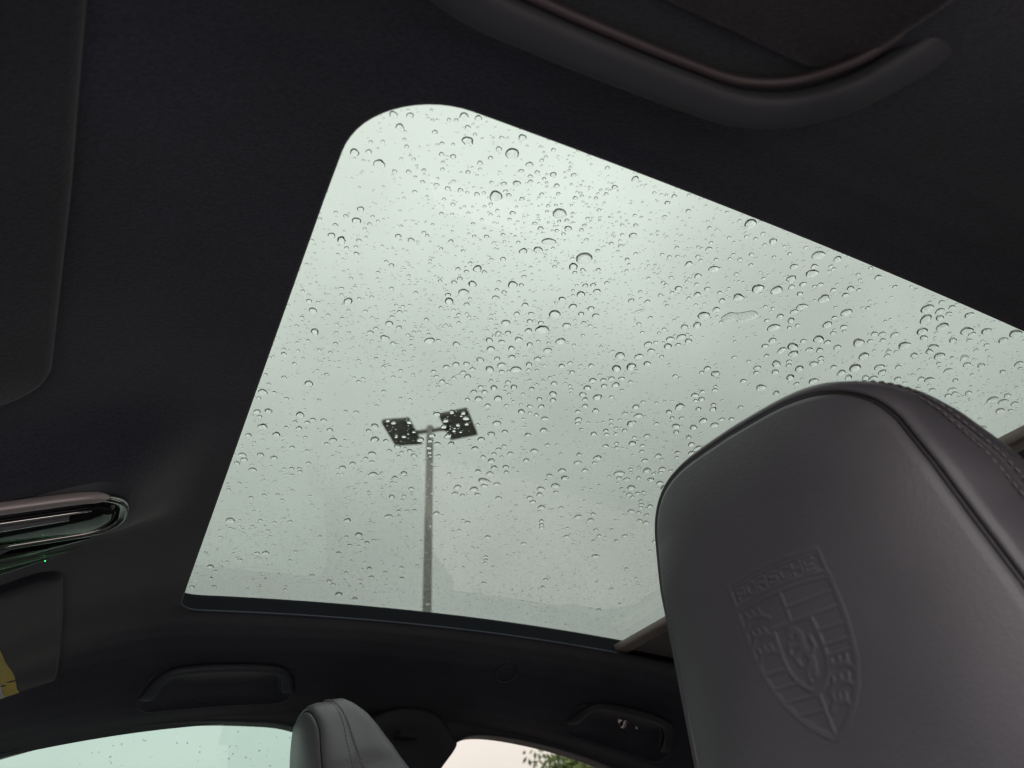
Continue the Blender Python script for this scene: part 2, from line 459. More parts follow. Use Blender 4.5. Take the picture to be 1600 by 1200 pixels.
# lower shell: floor, sills, dashboard, screen, tailgate
def quad(name, pts, mat, parent, smooth=False): return mesh_obj(name, pts, [tuple(range(len(pts)))], mat, parent, smooth)
W1 = YC + .80; W0 = YC - .80
quad('cabin_floor', [(-1.3, W0, -.88), (1.5, W0, -.88), (1.5, W1, -.88), (-1.3, W1, -.88)], M['carpet'], car)
dash = rbox('dashboard', (-1.45, W0 + .06, -.62), (-.72, W1 - .06, -.12), M['trim'], car, .08, 5)
ws = []
for k in range(9):
    t = k / 8
    for j in range(13):
        v = j / 12 * 2 - 1
        ws.append((-.36 - .85 * t - .06 * (1 - v * v), YC + v * (.60 + .1 * t), float(zl(-.36, YC + .3)) - .42 * t + .01))
wsg = mesh_obj('windscreen', ws, grid_faces(9, 13), M['green_glass'], car)
for s in (1, -1):
    Vp, Fp = tube([(-.33, YC + s * .60, .20), (-.62, YC + s * .67, .04), (-.98, YC + s * .73, -.10), (-1.25, YC + s * .75, -.24)], .045, 12)
    o = mesh_obj('windscreen_pillar', Vp, Fp, M['trim'], car); fix_normals(o)
rbox('rear_bench', (1.10, W0 + .12, -.55), (1.32, W1 - .12, .06), M['leather'], car, .07, 5)
rbox('rear_cushion', (.78, W0 + .12, -.70), (1.22, W1 - .12, -.45), M['leather'], car, .07, 5)
quad('tailgate', [(1.5, W0, -.88), (1.5, W1, -.88), (1.62, W1, .02), (1.62, W0, .02)], M['trim'], car)
# small round cap pressed into the headliner above the rear door
cp = (.575, 1.165)
Vc = []; nn_ = 28
ex = np.array([1, 0, float(zl(cp[0] + .01, cp[1]) - zl(cp[0] - .01, cp[1])) / .02]); ey = np.array([0, 1, float(zl(cp[0], cp[1] + .01) - zl(cp[0], cp[1] - .01)) / .02])
ez = np.cross(ex, ey); ez /= np.linalg.norm(ez); c0 = np.array([cp[0], cp[1], float(zl(*cp))])
for rr, h in ((.021, .002), (.0205, -.0008), (.0185, -.0012), (.0165, -.0004), (.006, -.0004)):
    for k in range(nn_):
        t = 2 * math.pi * k / nn_; Vc.append(c0 + ex * rr * math.cos(t) + ey * rr * math.sin(t) + ez * h)
mesh_obj('round_cap', Vc, grid_faces(5, nn_, False, True) + [tuple(range(4 * nn_, 5 * nn_))], M['liner'], car)

# ------------------------------------------------------------------ sunroof: glass, seal, blind
roof = thing('sunroof', 'large tinted glass sunroof beaded with rain, blind drawn back at its rear', 'sunroof', (.6, YC, .35))
GX0, GX1, GY0, GY1 = -.02, 1.24, .15, 1.15
nx, ny = 48, 40
V = []
for lay in (0.0, .005):
    for i in range(nx):
        for j in range(ny):
            X = GX0 + (GX1 - GX0) * i / (nx - 1); Y = GY0 + (GY1 - GY0) * j / (ny - 1)
            V.append((X, Y, gz(X, Y) + lay))
F = grid_faces(nx, ny) + [f[::-1] for f in grid_faces(nx, ny, off=nx * ny)]
edge = [i * ny for i in range(nx)] + [(nx - 1) * ny + j for j in range(1, ny)] + [i * ny + ny - 1 for i in range(nx - 2, -1, -1)] + [j for j in range(ny - 2, 0, -1)]
n_ = nx * ny
F += [(edge[k], edge[(k + 1) % len(edge)], n_ + edge[(k + 1) % len(edge)], n_ + edge[k]) for k in range(len(edge))]
glass = mesh_obj('glass_panel', V, F, M['roof_glass'], roof); fix_normals(glass); sharp(glass, 40)
# rubber seal between the headliner edge and the glass
SO = rrect(OX0 - .012, OX1 + .01, OY0 - .015, OY1 + .018, .065, .05, .05, .030)
from_edge = []
V = []
zlow = zl(HO[:, 0], HO[:, 1]) + .004
for t in (0, .12, .5, .85, 1.0):
    q = HO + nrm * (.0028 + .015 * t)
    zt = gz(q[:, 0], q[:, 1]) - .0015
    V += [(x, y, a * (1 - t) + b * t) for (x, y), a, b in zip(q, zlow, zt)]
q = HO + nrm * .06
V += [(x, y, z) for (x, y), z in zip(q, gz(q[:, 0], q[:, 1]) - .0015)]
mesh_obj('seal', V, grid_faces(6, nC, False, True), M['seal'], roof)
# roller blind: leading bar and the fabric behind it
BX = .737
sec = superell(.013, .007, 5, 24)
path = [(BX + .012, y, float(zl(.74, .3)) + .010 - .03 * (y - YC) ** 2) for y in np.linspace(OY0 - .01, OY1 + .012, 24)]
Vb, Fb = sweep(path, sec)
o = mesh_obj('blind_bar', Vb, Fb, M['bar'], roof); fix_normals(o); o['label'] = 'brownish leading bar of the rolled back sun blind'
V = []
for X in np.linspace(BX + .016, OX1 + .03, 20):
    for y in np.linspace(OY0 - .02, OY1 + .012, 16):
        V.append((X, y, float(zl(X, YC)) + .012 - .03 * (y - YC) ** 2))
mesh_obj('blind_cloth', V, grid_faces(20, 16), M['blind'], roof)

# ------------------------------------------------------------------ front seats with one-piece headrests
HWV = np.array([-.62, -.50, -.38, -.30, -.22, -.15, -.10, -.0686, -.034, 0, .03, .058])
HWW = np.array([.20, .215, .215, .195, .160, .132, .117, .110, .1045, .099, .0945, .0885])
def hw(v): return np.interp(v, HWV, HWW)
VTOP, VCAP = .058, .030
def outline():
    L = []
    vs = list(np.linspace(-.40, -.11, 26)) + list(np.linspace(-.105, .03, 250)) + list(np.linspace(.0315, VTOP, 14))
    for v in vs: L.append((float(hw(v)), v))
    cap = catmull([(hw(.045), .045), (hw(VTOP), VTOP), (.081, .0735), (.066, .0860), (.043, .0925), (0, .0945)], 22)[22:]
    L += [tuple(p) for p in cap[1:]]
    Rr = [(-a, b) for a, b in L[:-1]][::-1]
    return np.array(L + Rr)
OUT = outline()
def face_depth(u, v):
    h = np.maximum(hw(np.minimum(v, VTOP)), .02)
    a = np.clip(np.abs(u) / h, 0, 1.05)
    t = np.clip((v - .02) / .075, 0, 1)
    w = .016 * a ** 3.2 + .010 * t ** 2.2
    w = w - .035 * smooth01((-.12 - v) / .3) - .05 * smooth01((-.16 - v) / .25) * a ** 4   # shoulder and bolsters come forward below
    return w
# embossed crest: strokes in crest units (x to the viewer's right, y up), 1 unit = the crest's width
CW = .0605
def arc_pts(f, x0, x1, n=12): return [(x0 + (x1 - x0) * k / n, f(x0 + (x1 - x0) * k / n)) for k in range(n + 1)]
topc = lambda x: .04 * (1 - (2 * x) ** 2)
def shield_side(t):  # half width at depth t
    return np.interp(t, [0, .3, .6, .85, 1.05, 1.2, 1.32, 1.38], [.490, .505, .495, .450, .365, .255, .12, 0.02])
STK = []
def stroke(pts, w=.016): 
    for a, b in zip(pts[:-1], pts[1:]): STK.append((a[0], a[1], b[0], b[1], w))
side_t = np.linspace(.20, 1.38, 26)
stroke([(shield_side(t), -t) for t in side_t], .020); stroke([(-shield_side(t), -t) for t in side_t], .020)
stroke(arc_pts(lambda x: topc(x), -.5, .5), .016); stroke(arc_pts(lambda x: topc(x) - .035, -.49, .49), .010)
stroke(arc_pts(lambda x: topc(x) - .19, -.5, .5), .016); stroke(arc_pts(lambda x: topc(x) - .235, -.49, .49), .014)
stroke([(-.5, 0), (-.5, -.20)], .016); stroke([(.5, 0), (.5, -.20)], .016)
N_EDGE = len(STK)
LET = {'P': [[(0, 0), (0, 1), (.7, 1), (.8, .75), (.7, .5), (0, .5)]], 'O': [[(.15, 0), (0, .25), (0, .75), (.15, 1), (.65, 1), (.8, .75), (.8, .25), (.65, 0), (.15, 0)]],
       'R': [[(0, 0), (0, 1), (.7, 1), (.8, .75), (.7, .5), (0, .5)], [(.4, .5), (.8, 0)]], 'S': [[(.8, .9), (.6, 1), (.15, 1), (0, .75), (.15, .52), (.65, .48), (.8, .25), (.65, 0), (.2, 0), (0, .1)]],
       'C': [[(.8, .85), (.6, 1), (.2, 1), (0, .75), (0, .25), (.2, 0), (.6, 0), (.8, .15)]], 'H': [[(0, 0), (0, 1)], [(.8, 0), (.8, 1)], [(0, .5), (.8, .5)]],
       'E': [[(.75, 0), (0, 0), (0, 1), (.75, 1)], [(0, .5), (.6, .5)]]}
for k, ch in enumerate('PORSCHE'):
    x0 = -.435 + k * .128
    for ln in LET[ch]:
        stroke([(x0 + p[0] * .115, topc(x0 + .045) - .160 + p[1] * .092) for p in ln], .011)
# quarters, stripes and antlers round the small inner shield
stroke([(0, -.20), (0, -.47)]); stroke([(0, -1.02), (0, -1.36)]); stroke([(-.20, -.47), (.20, -.47)], .018)
stroke([(.20, -.47), (.485, -.47)], .012); stroke([(-.485, -.80), (-.20, -.80)], .016)
inner = [(.20, -.47), (.21, -.70), (.19, -.85), (.12, -.96), (0, -1.03), (-.12, -.96), (-.19, -.85), (-.21, -.70), (-.20, -.47)]
stroke([tuple(p) for p in catmull(inner, 5)], .018)
for y in (-.345,): stroke([(.0, y), (.49, y)], .012)
for y in (-.60, -.72, -.80): stroke([(.215, y), (.488, y)], .012)
for y in (-.93, -1.05, -1.17): stroke([(-float(shield_side(-y)) , y), (-.12 if y > -1 else 0, y)], .012)
for (cx, cy, sx) in ((-.33, -.36, 1), (-.34, -.52, 1), (-.34, -.67, 1), (.28, -.92, -1), (.23, -1.05, -1), (.16, -1.18, -1)):
    k = .8 if cy < -1.1 else 1.0
    stroke([tuple(p) for p in catmull([(cx - .14 * k * sx, cy - .04), (cx - .06 * k * sx, cy + .03), (cx + .05 * k * sx, cy + .035), (cx + .13 * k * sx, cy - .01)], 5)], .018)
    for q in (-.07, 0, .07): stroke([(cx + q * k * sx, cy + .03), (cx + (q - .02) * k * sx, cy + .085)], .014)
# small rearing figure inside the inner shield
stroke([tuple(p) for p in catmull([(-.06, -.56), (-.02, -.53), (.03, -.58), (.02, -.68), (.06, -.78), (.03, -.90)], 4)], .030)
stroke([(.0, -.66), (-.10, -.63), (-.12, -.70)], .018); stroke([(.0, -.70), (-.09, -.74), (-.07, -.80)], .018)
stroke([(.05, -.80), (-.02, -.86), (-.03, -.94)], .018); stroke([(.06, -.76), (.13, -.70), (.12, -.62)], .016)
STK = np.array(STK)
CREST_V = .0125
def crest_xy(u, v): return -u / CW - .006, (v - CREST_V) / CW          # crest units
def crest_height(u, v):
    x, y = crest_xy(np.asarray(u), np.asarray(v)); h = np.zeros_like(x)
    idx = np.where((np.abs(x) < .60) & (y > -1.5) & (y < .14))[0]
    if len(idx) == 0: return h
    X = x[idx]; Y = y[idx]; best = np.zeros(len(idx))
    inn = smooth01((shield_side(np.maximum(-Y, 0)) - np.abs(X)) / .02)
    for ks, (ax, ay, bx, by, w) in enumerate(STK):
        dx, dy = bx - ax, by - ay; L2 = dx * dx + dy * dy + 1e-12
        t = np.clip(((X - ax) * dx + (Y - ay) * dy) / L2, 0, 1)
        d = np.hypot(X - ax - t * dx, Y - ay - t * dy)
        f_ = smooth01(1 - (d - w * .45) / (w * 1.35))
        best = np.maximum(best, f_ if ks < N_EDGE else f_ * inn)
    ins = smooth01((shield_side(np.maximum(-Y, 0)) - np.abs(X)) / .03 + 1) * smooth01((-Y + topc(X)) / .03 + 1) * smooth01((Y + 1.38) / .03 + 1)
    h[idx] = best * .00055 - ins * .00032
    return h
def in_crest(u, v):
    x, y = crest_xy(np.asarray(u), np.asarray(v))
    return (np.abs(x) < np.interp(-y, [-.07, .2, .6, .85, 1.05, 1.2, 1.32, 1.44], [.55, .55, .55, .51, .43, .33, .20, .09])) & (y < topc(x) + .06) & (y > -1.44)

def build_seat(name, label, base, yaw):
    seat = thing(name, label, 'car seat', base)
    # local seat frame: u across (towards the passenger door), v up the face, w into the seat
    ev = np.array([-.1961, 0, .9806]); ew = np.array([.9806, 0, .1961]); eu = np.array([0, 1.0, 0])
    seat.rotation_euler = (0, 0, yaw)
    def to3(u, v, w):
        u = np.asarray(u, float).ravel(); v = np.asarray(v, float).ravel(); w = np.asarray(w, float).ravel()
        return u[:, None] * eu + v[:, None] * ev + w[:, None] * ew
    nS = len(OUT)
    rr = np.concatenate([np.linspace(0, .86, 150), np.linspace(.866, .96, 12), np.array([.972, .983, .992, 1.0])])
    spine = np.stack([np.zeros(nS), np.minimum(OUT[:, 1], VCAP)], 1)
    U = spine[None, :, 0] * (1 - rr[:, None]) + OUT[None, :, 0] * rr[:, None]
    Vv = spine[None, :, 1] * (1 - rr[:, None]) + OUT[None, :, 1] * rr[:, None]
    Wd = face_depth(U, Vv)
    Wd = Wd + np.interp(rr, [0, .955, .985, 1.0], [0, 0, .0012, .0045])[:, None]
    Wd = Wd + .00002 * (np.sin(U * 140 + Vv * 60) * np.sin(Vv * 170 - U * 45) + .6 * np.sin(U * 330 - Vv * 210 + 1.3) * np.sin(Vv * 260 + .4)) * np.clip(rr * 2 - .5, 0, 1)[:, None]
    Wd = Wd - crest_height(U.ravel(), Vv.ravel()).reshape(U.shape)
    P = to3(U, Vv, Wd)
    Fq = np.array(grid_faces(len(rr), nS))
    cu = U.ravel()[Fq].mean(1); cv = Vv.ravel()[Fq].mean(1)
    msk = in_crest(cu, cv)
    def sub(nm, faces, parent, lab=None):
        used = np.unique(faces); remap = np.zeros(len(P), int); remap[used] = np.arange(len(used))
        o = mesh_obj(nm, P[used], remap[faces], M['leather'], parent, True, lab, local=True)
        fix_normals(o, 1e-5)
        bm = bmesh.new(); bm.from_mesh(o.data)
        if sum(f.normal.x for f in bm.faces) > 0: bmesh.ops.reverse_faces(bm, faces=bm.faces)
        bm.to_mesh(o.data); bm.free()
        return o
    face = sub('headrest_face', Fq[~msk], seat)
    emb = sub('emblem', Fq[msk], face, 'crest embossed into the grey leather with lettering across its top')
    # side band and back, lofted from the seam outwards and backwards
    tn_ = np.gradient(OUT, axis=0); on = np.stack([tn_[:, 1], -tn_[:, 0]], 1); on /= np.linalg.norm(on, axis=1)[:, None]
    ker = np.ones(9) / 9
    on = np.stack([np.convolve(np.pad(on[:, k], 4, 'edge'), ker, 'valid') for k in (0, 1)], 1); on /= np.linalg.norm(on, axis=1)[:, None]
    w0 = face_depth(OUT[:, 0], OUT[:, 1]) + .0045
    topk = smooth01((OUT[:, 1] - .02) / .07)
    prof = [(-.0006, .0015), (-.0010, .0030), (.0006, .0042), (.0010, .0012), (.0024, -.0012), (.0050, -.0010), (.0090, .0040), (.0125, .0120), (.0150, .0210), (.0168, .0300), (.0176, .0340), (.0170, .0362), (.0184, .0385), (.0195, .045), (.0205, .056), (.0200, .070), (.0170, .085), (.0100, .098), (-.002, .108), (-.022, .114), (-.05, .117)]
    rows = []
    prof = [(e * .80, w if w < .034 else .034 + (w - .034) * .72) for e, w in prof]
    dk = np.interp(OUT[:, 1], [-.12, .0, .055, .095], [1.45, 1.12, .80, .62])
    for e, w in prof:
        ek = 1 - .42 * topk * smooth01(w / .03)
        wob = .0006 * np.sin(np.arange(nS) * .11 + e * 300)
        q = OUT + on * (e * ek + wob * (w > .01))[:, None]
        q[:, 0] = np.where(np.sign(q[:, 0]) != np.sign(OUT[:, 0]), 0, q[:, 0]) if e < 0 else q[:, 0]
        # the top of the band droops a little towards the rear
        q[:, 1] -= topk * max(0, w - .06) * .25
        rows.append(to3(q[:, 0], q[:, 1], w0 + w * (1 + (dk - 1) * smooth01((w - .012) / .03))))
    endq = spine.copy()
    rows.append(to3(endq[:, 0], endq[:, 1], .006 + .092 * dk))
    step = 4
    keep = np.unique(np.concatenate([np.arange(0, nS, step), [nS - 1]]))
    SV = np.concatenate([r_[keep] for r_ in rows]); nk = len(keep)
    fr = 13
    o = mesh_obj('headrest_side', np.concatenate([r_[keep] for r_ in rows[:fr]]), grid_faces(fr, nk), M['leather'], seat, True, None, local=True)
    ob = mesh_obj('headrest_back', np.concatenate([r_[keep] for r_ in rows[fr - 1:]]), grid_faces(len(rows) - fr + 1, nk), M['leather'], seat, True, None, local=True)
    for z in (o, ob):
        bm = bmesh.new(); bm.from_mesh(z.data); bmesh.ops.reverse_faces(bm, faces=[f for f in bm.faces]) if False else None; bm.free()
    # black piping lying in the seam
    q = OUT + on * -.0003
    pth = to3(q[:, 0], q[:, 1], w0 - .0005)[keep]
    Vp, Fp = tube(pth, .0017, 8, upv=(1, .02, .1))
    mesh_obj('piping', Vp, Fp, M['piping'], seat, True, None, local=True)
    # twin rows of stitches on the side band
    SVt = []; SFt = []
    for e, w in ((.0138, .0285), (.0161, .0385)):
        q = OUT + on * (e * (1 - .42 * topk * smooth01(w / .03)))[:, None]
        path = to3(q[:, 0] , q[:, 1], w0 + w * (1 + (dk - 1) * smooth01((w - .012) / .03)))
        nv = to3(on[:, 0], on[:, 1], on[:, 0] * 0)
        seg = np.linalg.norm(np.diff(path, axis=0), axis=1); cum = np.concatenate([[0], np.cumsum(seg)])
        s = 0.002
        while s < cum[-1] - .004:
            a = np.array([np.interp(s, cum, path[:, k]) for k in range(3)]); b = np.array([np.interp(s + .0032, cum, path[:, k]) for k in range(3)])
            nn = np.array([np.interp(s, cum, nv[:, k]) for k in range(3)]); nn /= np.linalg.norm(nn) + 1e-9
            ax = b - a; ax /= np.linalg.norm(ax); sdv = np.cross(ax, nn)
            off = len(SVt)
            for tt, rad in ((0, .0003), (.25, .0007), (.75, .0007), (1, .0003)):
                c = a + (b - a) * tt
                for kk in range(5):
                    an = 2 * math.pi * kk / 5; SVt.append(c + (sdv * math.cos(an) + nn * (math.sin(an) + .35)) * rad)
            SFt += grid_faces(4, 5, False, True, off)
            s += .0046
    st = mesh_obj('stitching', SVt, SFt, M['thread'], o, True, None, local=True); st['kind'] = 'stuff'
    # lower backrest and cushion
    bk = [(-.38, .175, -.05, .10), (-.46, .20, -.085, .11), (-.60, .215, -.10, .12), (-.76, .21, -.09, .13), (-.86, .19, -.06, .12)]
    V = []
    for v, h, wf, wb in bk:
        for a, b in superell(1, 1, 4.5, 32): V.append(to3(h * a, v, (wf + wb) / 2 + (wb - wf) / 2 * b)[0] + np.array([(-.38 - v) * -.20, 0, 0]))
    o = mesh_obj('backrest', V, grid_faces(len(bk), 32, False, True) + [tuple(range(32))], M['leather'], seat, True, None, local=True); fix_normals(o)
    V = []
    for x, h, zt, zb in ((-.62, .18, -.68, -.78), (-.58, .23, -.63, -.82), (-.35, .25, -.655, -.84), (-.1, .25, -.69, -.84), (.10, .23, -.70, -.84)):
        for a, b in superell(1, 1, 4, 32): V.append((x, h * a, (zt + zb) / 2 + (zt - zb) / 2 * b + (.03 * a ** 4 if b > 0 else 0)))
    o = mesh_obj('seat_cushion', V, grid_faces(5, 32, False, True) + [tuple(range(32)), tuple(range(4 * 32, 5 * 32))[::-1]], M['leather'], seat, True, None, local=True); fix_normals(o)
    return seat
drv = build_seat('front_seat', 'grey leather seat with large headrest embossed with a crest, close up', (.300, .280, .130), math.atan(.12))

def copy_tree(o, parent=None):
    c = o.copy(); COL.objects.link(c); c.parent = parent
    for ch in list(o.children): copy_tree(ch, c)
    return c
pas = copy_tree(drv)
pas.location = (.218, 1.035, .120 + EYE); pas.rotation_euler = (0, 0, R(-5))
pas['label'] = 'grey leather seat headrest seen edge-on between the green and the bright windows'

# ------------------------------------------------------------------ sun visors
def visor(name, label, y0, y1, xr, inner_sign, base, skew=0.0):
    t = thing(name, label, 'sun visor', base, 'sun visors')
    c = rrect(xr - .17, xr, y0, y1, .03, .03, .03, .03, 10, .015)
    c[:, 0] += skew * (c[:, 1] - (y0 + y1) / 2)
    n = len(c); ctr = np.array([xr - .085, (y0 + y1) / 2])
    V = []
    for e, dz in ((.90, .004), (.985, .003), (1.0, -.003), (.992, -.008), (.96, -.0102), (.7, -.0105), (.2, -.0105)):
        q = ctr + (c - ctr) * np.array([e, 1 - (1 - e) * .42])
        V += [(x, y, z) for (x, y), z in zip(q, zl(q[:, 0], np.clip(q[:, 1], YC - .5, YC + .5)) + dz)]
    mesh_obj('visor_pad', V, grid_faces(7, n, False, True) + [tuple(range(6 * n, 7 * n))], M['visor'], t)
    # pivot arm towards the windscreen
    Vp, Fp = tube([(xr - .16, y1 - .02 if inner_sign > 0 else y0 + .02, float(zl(xr - .16, y0)) - .012), (xr - .19, y1 if inner_sign > 0 else y0, float(zl(xr - .19, y0)) - .006), (xr - .20, y1 + .02 if inner_sign > 0 else y0 - .02, float(zl(xr - .2, y0)) + .004)], .006, 8)
    mesh_obj('pivot_arm', Vp, Fp, M['trim'], t)
    return t
vd = visor('sun_visor', 'dark fabric sun visor folded up ahead of the sunroof, without a label', .075, .500, -.076, -1, (-.15, .29, .30), -.055)
vp = visor('sun_visor', 'dark fabric sun visor with a yellow warning label', .835, 1.215, -.080, 1, (-.15, 1.03, .28))
def on_visor(x, y): return float(zl(x, min(y, YC + .5))) - .0113
LX0, LX1, LY0, LY1 = -.225, -.117, 1.00, 1.172
def label_patch(name, x0, x1, y0, y1, mat, dz):
    V = []
    for i in range(7):
        for j in range(9):
            y = y0 + (y1 - y0) * j / 8; x = x0 + (x1 - x0) * i / 6 + .085 * (y - LY1); V.append((x, y, on_visor(x, y) - dz))
    V += [(x, y, z + .0004) for x, y, z in V]
    return mesh_obj(name, V, grid_faces(7, 9) + [f[::-1] for f in grid_faces(7, 9, off=63)], mat, lab_parent)
lab_parent = vp
lab_parent = label_patch('warning_label', LX0, LX1 - .0135, LY0, LY1, M['paper'], .0006)
label_patch('yellow_strip', LX1 - .013, LX1, LY0, LY1, M['yellow'], .0006)

# ------------------------------------------------------------------ grab handles
def grab_handle(label, x0, x1, s, hook=False):
    mh, ml = (M['handle'], M['lip']) if s < 0 else (M['trim'], M['trim'])
    yb = YC + s * .527
    t = thing('grab_handle', label, 'grab handle', ((x0 + x1) / 2, yb, float(zl((x0 + x1) / 2, yb))), 'grab handles')
    r = .042; yo = YC + s * .574; pts = []
    drop = .022 if s < 0 else .010
    du = -.019 if s < 0 else 0.0
    def P(x, u, d): 
        y = YC + s * (u + du); return (x, y, float(zl(x, y)) - d)
    pl = [P(x0 - .022, .612, -.022), P(x0 - .012, .594, -.004), P(x0 - .004, .580, .006), P(x0 + .006, .562, .015), P(x0 + .022, .542, .020), P(x0 + .046, .530, drop), P(x0 + .08, .527, drop)]
    pr = [P(x1 - .08, .527, drop), P(x1 - .046, .530, drop), P(x1 - .022, .542, .020), P(x1 - .006, .562, .015), P(x1 + .004, .580, .006), P(x1 + .012, .594, -.004), P(x1 + .022, .612, -.022)]
    if s > 0:
        pl = [P(x0 - .004, .588, -.006), P(x0 - .002, .580, .002), P(x0 + .002, .566, .008), P(x0 + .010, .546, drop), P(x0 + .026, .533, drop), P(x0 + .06, .529, drop)]
        pr = [P(x1 - .06, .529, drop), P(x1 - .026, .533, drop), P(x1 - .010, .546, drop), P(x1 - .002, .566, .008), P(x1 + .002, .580, .002), P(x1 + .004, .588, -.006)]
    path = catmull(pl + [P((x0 + x1) / 2, .527, drop + .001)] + pr, 8)
    n = len(path); w = [.9 + .5 * max(0, abs(2 * i / (n - 1) - 1) - .62) for i in range(n)]
    sec = [(a, b) for a, b in superell(.0096, .0062, 3.2, 24)]
    Vh, Fh = sweep(path, sec, True, (0, 0, 1), w)
    o = mesh_obj('grip', Vh, Fh, mh, t); fix_normals(o)
    # raised lip along the outboard side of the grip
    lip = path + np.array([0, s * .0112, .002])
    lip[:, 0] = (x0 + x1) / 2 + (lip[:, 0] - (x0 + x1) / 2) * .91
    Vl, Fl = tube(lip[6:-6], .0026, 8)
    o = mesh_obj('grip_lip', Vl, Fl, ml, t); fix_normals(o)
    # dark recess plate behind the grip
    c = rrect(x0 - .012, x1 + (.012 if s > 0 else -.010), .540, .612, .022, .022, .022, .022, 8, .012)
    ctr = np.array([(x0 + x1) / 2, .576]); V = []; m = len(c)
    for e, dz in ((1.0, .002), (.985, -.002), (.96, -.0015), (.92, .001), (.3, .001)):
        q = ctr + (c - ctr) * e
        V += [(x, YC + s * u, float(zl(x, YC + s * u)) + dz - .002) for x, u in q]
    o = mesh_obj('recess_plate', V, grid_faces(5, m, False, True) + [tuple(range(4 * m, 5 * m))], M['recess'] if s < 0 else M['liner'], t)
    if hook:
        xh = (x0 + x1) / 2 - .012; uh = .556
        Vk, Fk = tube([P(xh, uh, .0), P(xh, uh - .002, .014), P(xh + .001, uh - .010, .020), P(xh + .002, uh - .017, .015)], .0035, 8, (1, 0, 0))
        mesh_obj('coat_hook', Vk, Fk, M['chrome'], t)
        Vk, Fk = tube([P(xh + .024, uh - .012, .018), P(xh + .027, uh - .013, .019)], .0022, 8, (0, 0, 1))
        mesh_obj('hook_rivet', Vk, Fk, M['chrome'], t)
    return t
grab_handle('blurred dark grab handle close above, over the big headrest side of the roof', .018, .251, -1)
grab_handle('low dark grab handle on the far roof rail above the green side window', .035, .228, 1)
grab_handle('dark grab handle with a small shiny coat hook, half behind the big headrest', .735, .925, 1, True)

# ------------------------------------------------------------------ overhead console with map lamps
con = thing('overhead_console', 'overhead lamp console with satin chrome rim, clear lenses and a green light', 'lamp console', (-.10, .661, .30))
def cz(x): return .286 + .36 * (x + .036)                           # its plane falls towards the windscreen
yc = .6425; hy = .0365
def plan(hyy, xr, rad): return rrect(-.30, xr, yc - hyy, yc + hyy, .02, rad, rad, .02, 12, .012)
def loft(name, rings, mat, parent, fill=True):
    V = []; n = len(rings[0][0])
    for c, dz in rings: V += [(x, y, cz(x) + dz) for x, y in c]
    F = grid_faces(len(rings), n, False, True)
    if fill: F.append(tuple(range((len(rings) - 1) * n, len(rings) * n)))
    o = mesh_obj(name, V, F, mat, parent); fix_normals(o); sharp(o, 50); return o
loft('housing', [(plan(hy + .006, -.024, .03), .05), (plan(hy + .004, -.026, .03), .015), (plan(hy + .002, -.028, .03), .003), (plan(hy, -.030, .03), .001), (plan(hy - .006, -.036, .026), .001)], M['trim'], con)
ring = plan(hy - .002, -.031, .028)
pp = [(x, y, cz(x) - .001) for x, y in ring]; pp = pp + [pp[0]]
sec = superell(.0036, .0030, 3, 14)
Vr, Fr = sweep(pp, sec, True, (0, 0, 1), None, False)
o = mesh_obj('chrome_rim', Vr, Fr, M['dark_chrome'], con); fix_normals(o)
sp = catmull([(-.30, yc - hy - .002), (-.20, yc - hy - .002), (-.10, yc - hy - .002), (-.060, yc - hy - .001), (-.042, yc - hy + .005)], 6)
Vr, Fr = sweep([(x, y, cz(x) - .0015) for x, y in sp], superell(.0052, .0040, 4, 16), True, (0, 0, 1), [1.0] * (len(sp) - 4) + [.95, .86, .68, .4])
o = mesh_obj('top_strip', Vr, Fr, M['strip'], con); fix_normals(o); o['label'] = 'pale lilac satin strip'
loft('lamp_cover', [(plan(hy - .007, -.036, .024), -.001), (plan(hy - .009, -.038, .022), -.004), (plan(hy - .014, -.043, .02), -.006)], M['gloss'], con)
# inner trim line, clear lens strips, middle rail and switch
Vr, Fr = sweep([(x, yc - hy + .0135, cz(x) - .0068) for x in np.linspace(-.29, -.052, 12)], superell(.0013, .0010, 2, 10))
mesh_obj('trim_line', Vr, Fr, M['chrome'], con)
def lens(x0, x1, y0, y1, d, taper):
    V = []; 
    for i in range(13):
        t = i / 12; x = x0 + (x1 - x0) * t; k = 1 - taper * max(0, (t - .35) / .65) ** 1.6
        for j in range(9):
            v = j / 8; V.append((x, y0 + (y1 - y0) * (v * k + (1 - k) * .2), cz(x) - .006 - d * math.sin(math.pi * v) * k))
    return V
V = lens(-.20, -.066, yc - .022, yc - .006, .004, .25); o = mesh_obj('lamp_lens', V, grid_faces(13, 9), M['chrome'], con)
# reading lamp beside the rim: dark bezel, bright reflector, clear curved lens
V = lens(-.24, -.052, yc + .034, yc + .080, .004, .92); V = [(x, y, z + .004) for x, y, z in V]; mesh_obj('reading_bezel', V, grid_faces(13, 9), M['gloss'], con)
V = lens(-.22, -.066, yc + .040, yc + .068, .008, .90); V = [(x, y, z - .003) for x, y, z in V]; mesh_obj('reflector', V, grid_faces(13, 9), M['chrome'], con)
V = lens(-.22, -.056, yc + .036, yc + .076, .016, .90); V = [(x, y, z - .001) for x, y, z in V]; mesh_obj('reading_lens', V, grid_faces(13, 9), M['lamp_lens'], con)
Vr, Fr = tube([(-.0800, yc + .046, cz(-.08) - .0150), (-.0800, yc + .046, cz(-.08) - .0160)], .0005, 8, (1, 0, 0))
mesh_obj('status_light', Vr, Fr, M['led_green'], con)
rbox('lamp_switch', (-.126, yc + .006, cz(-.117) - .014), (-.112, yc + .022, cz(-.117) - .003), M['handle'], con, .002, 2)

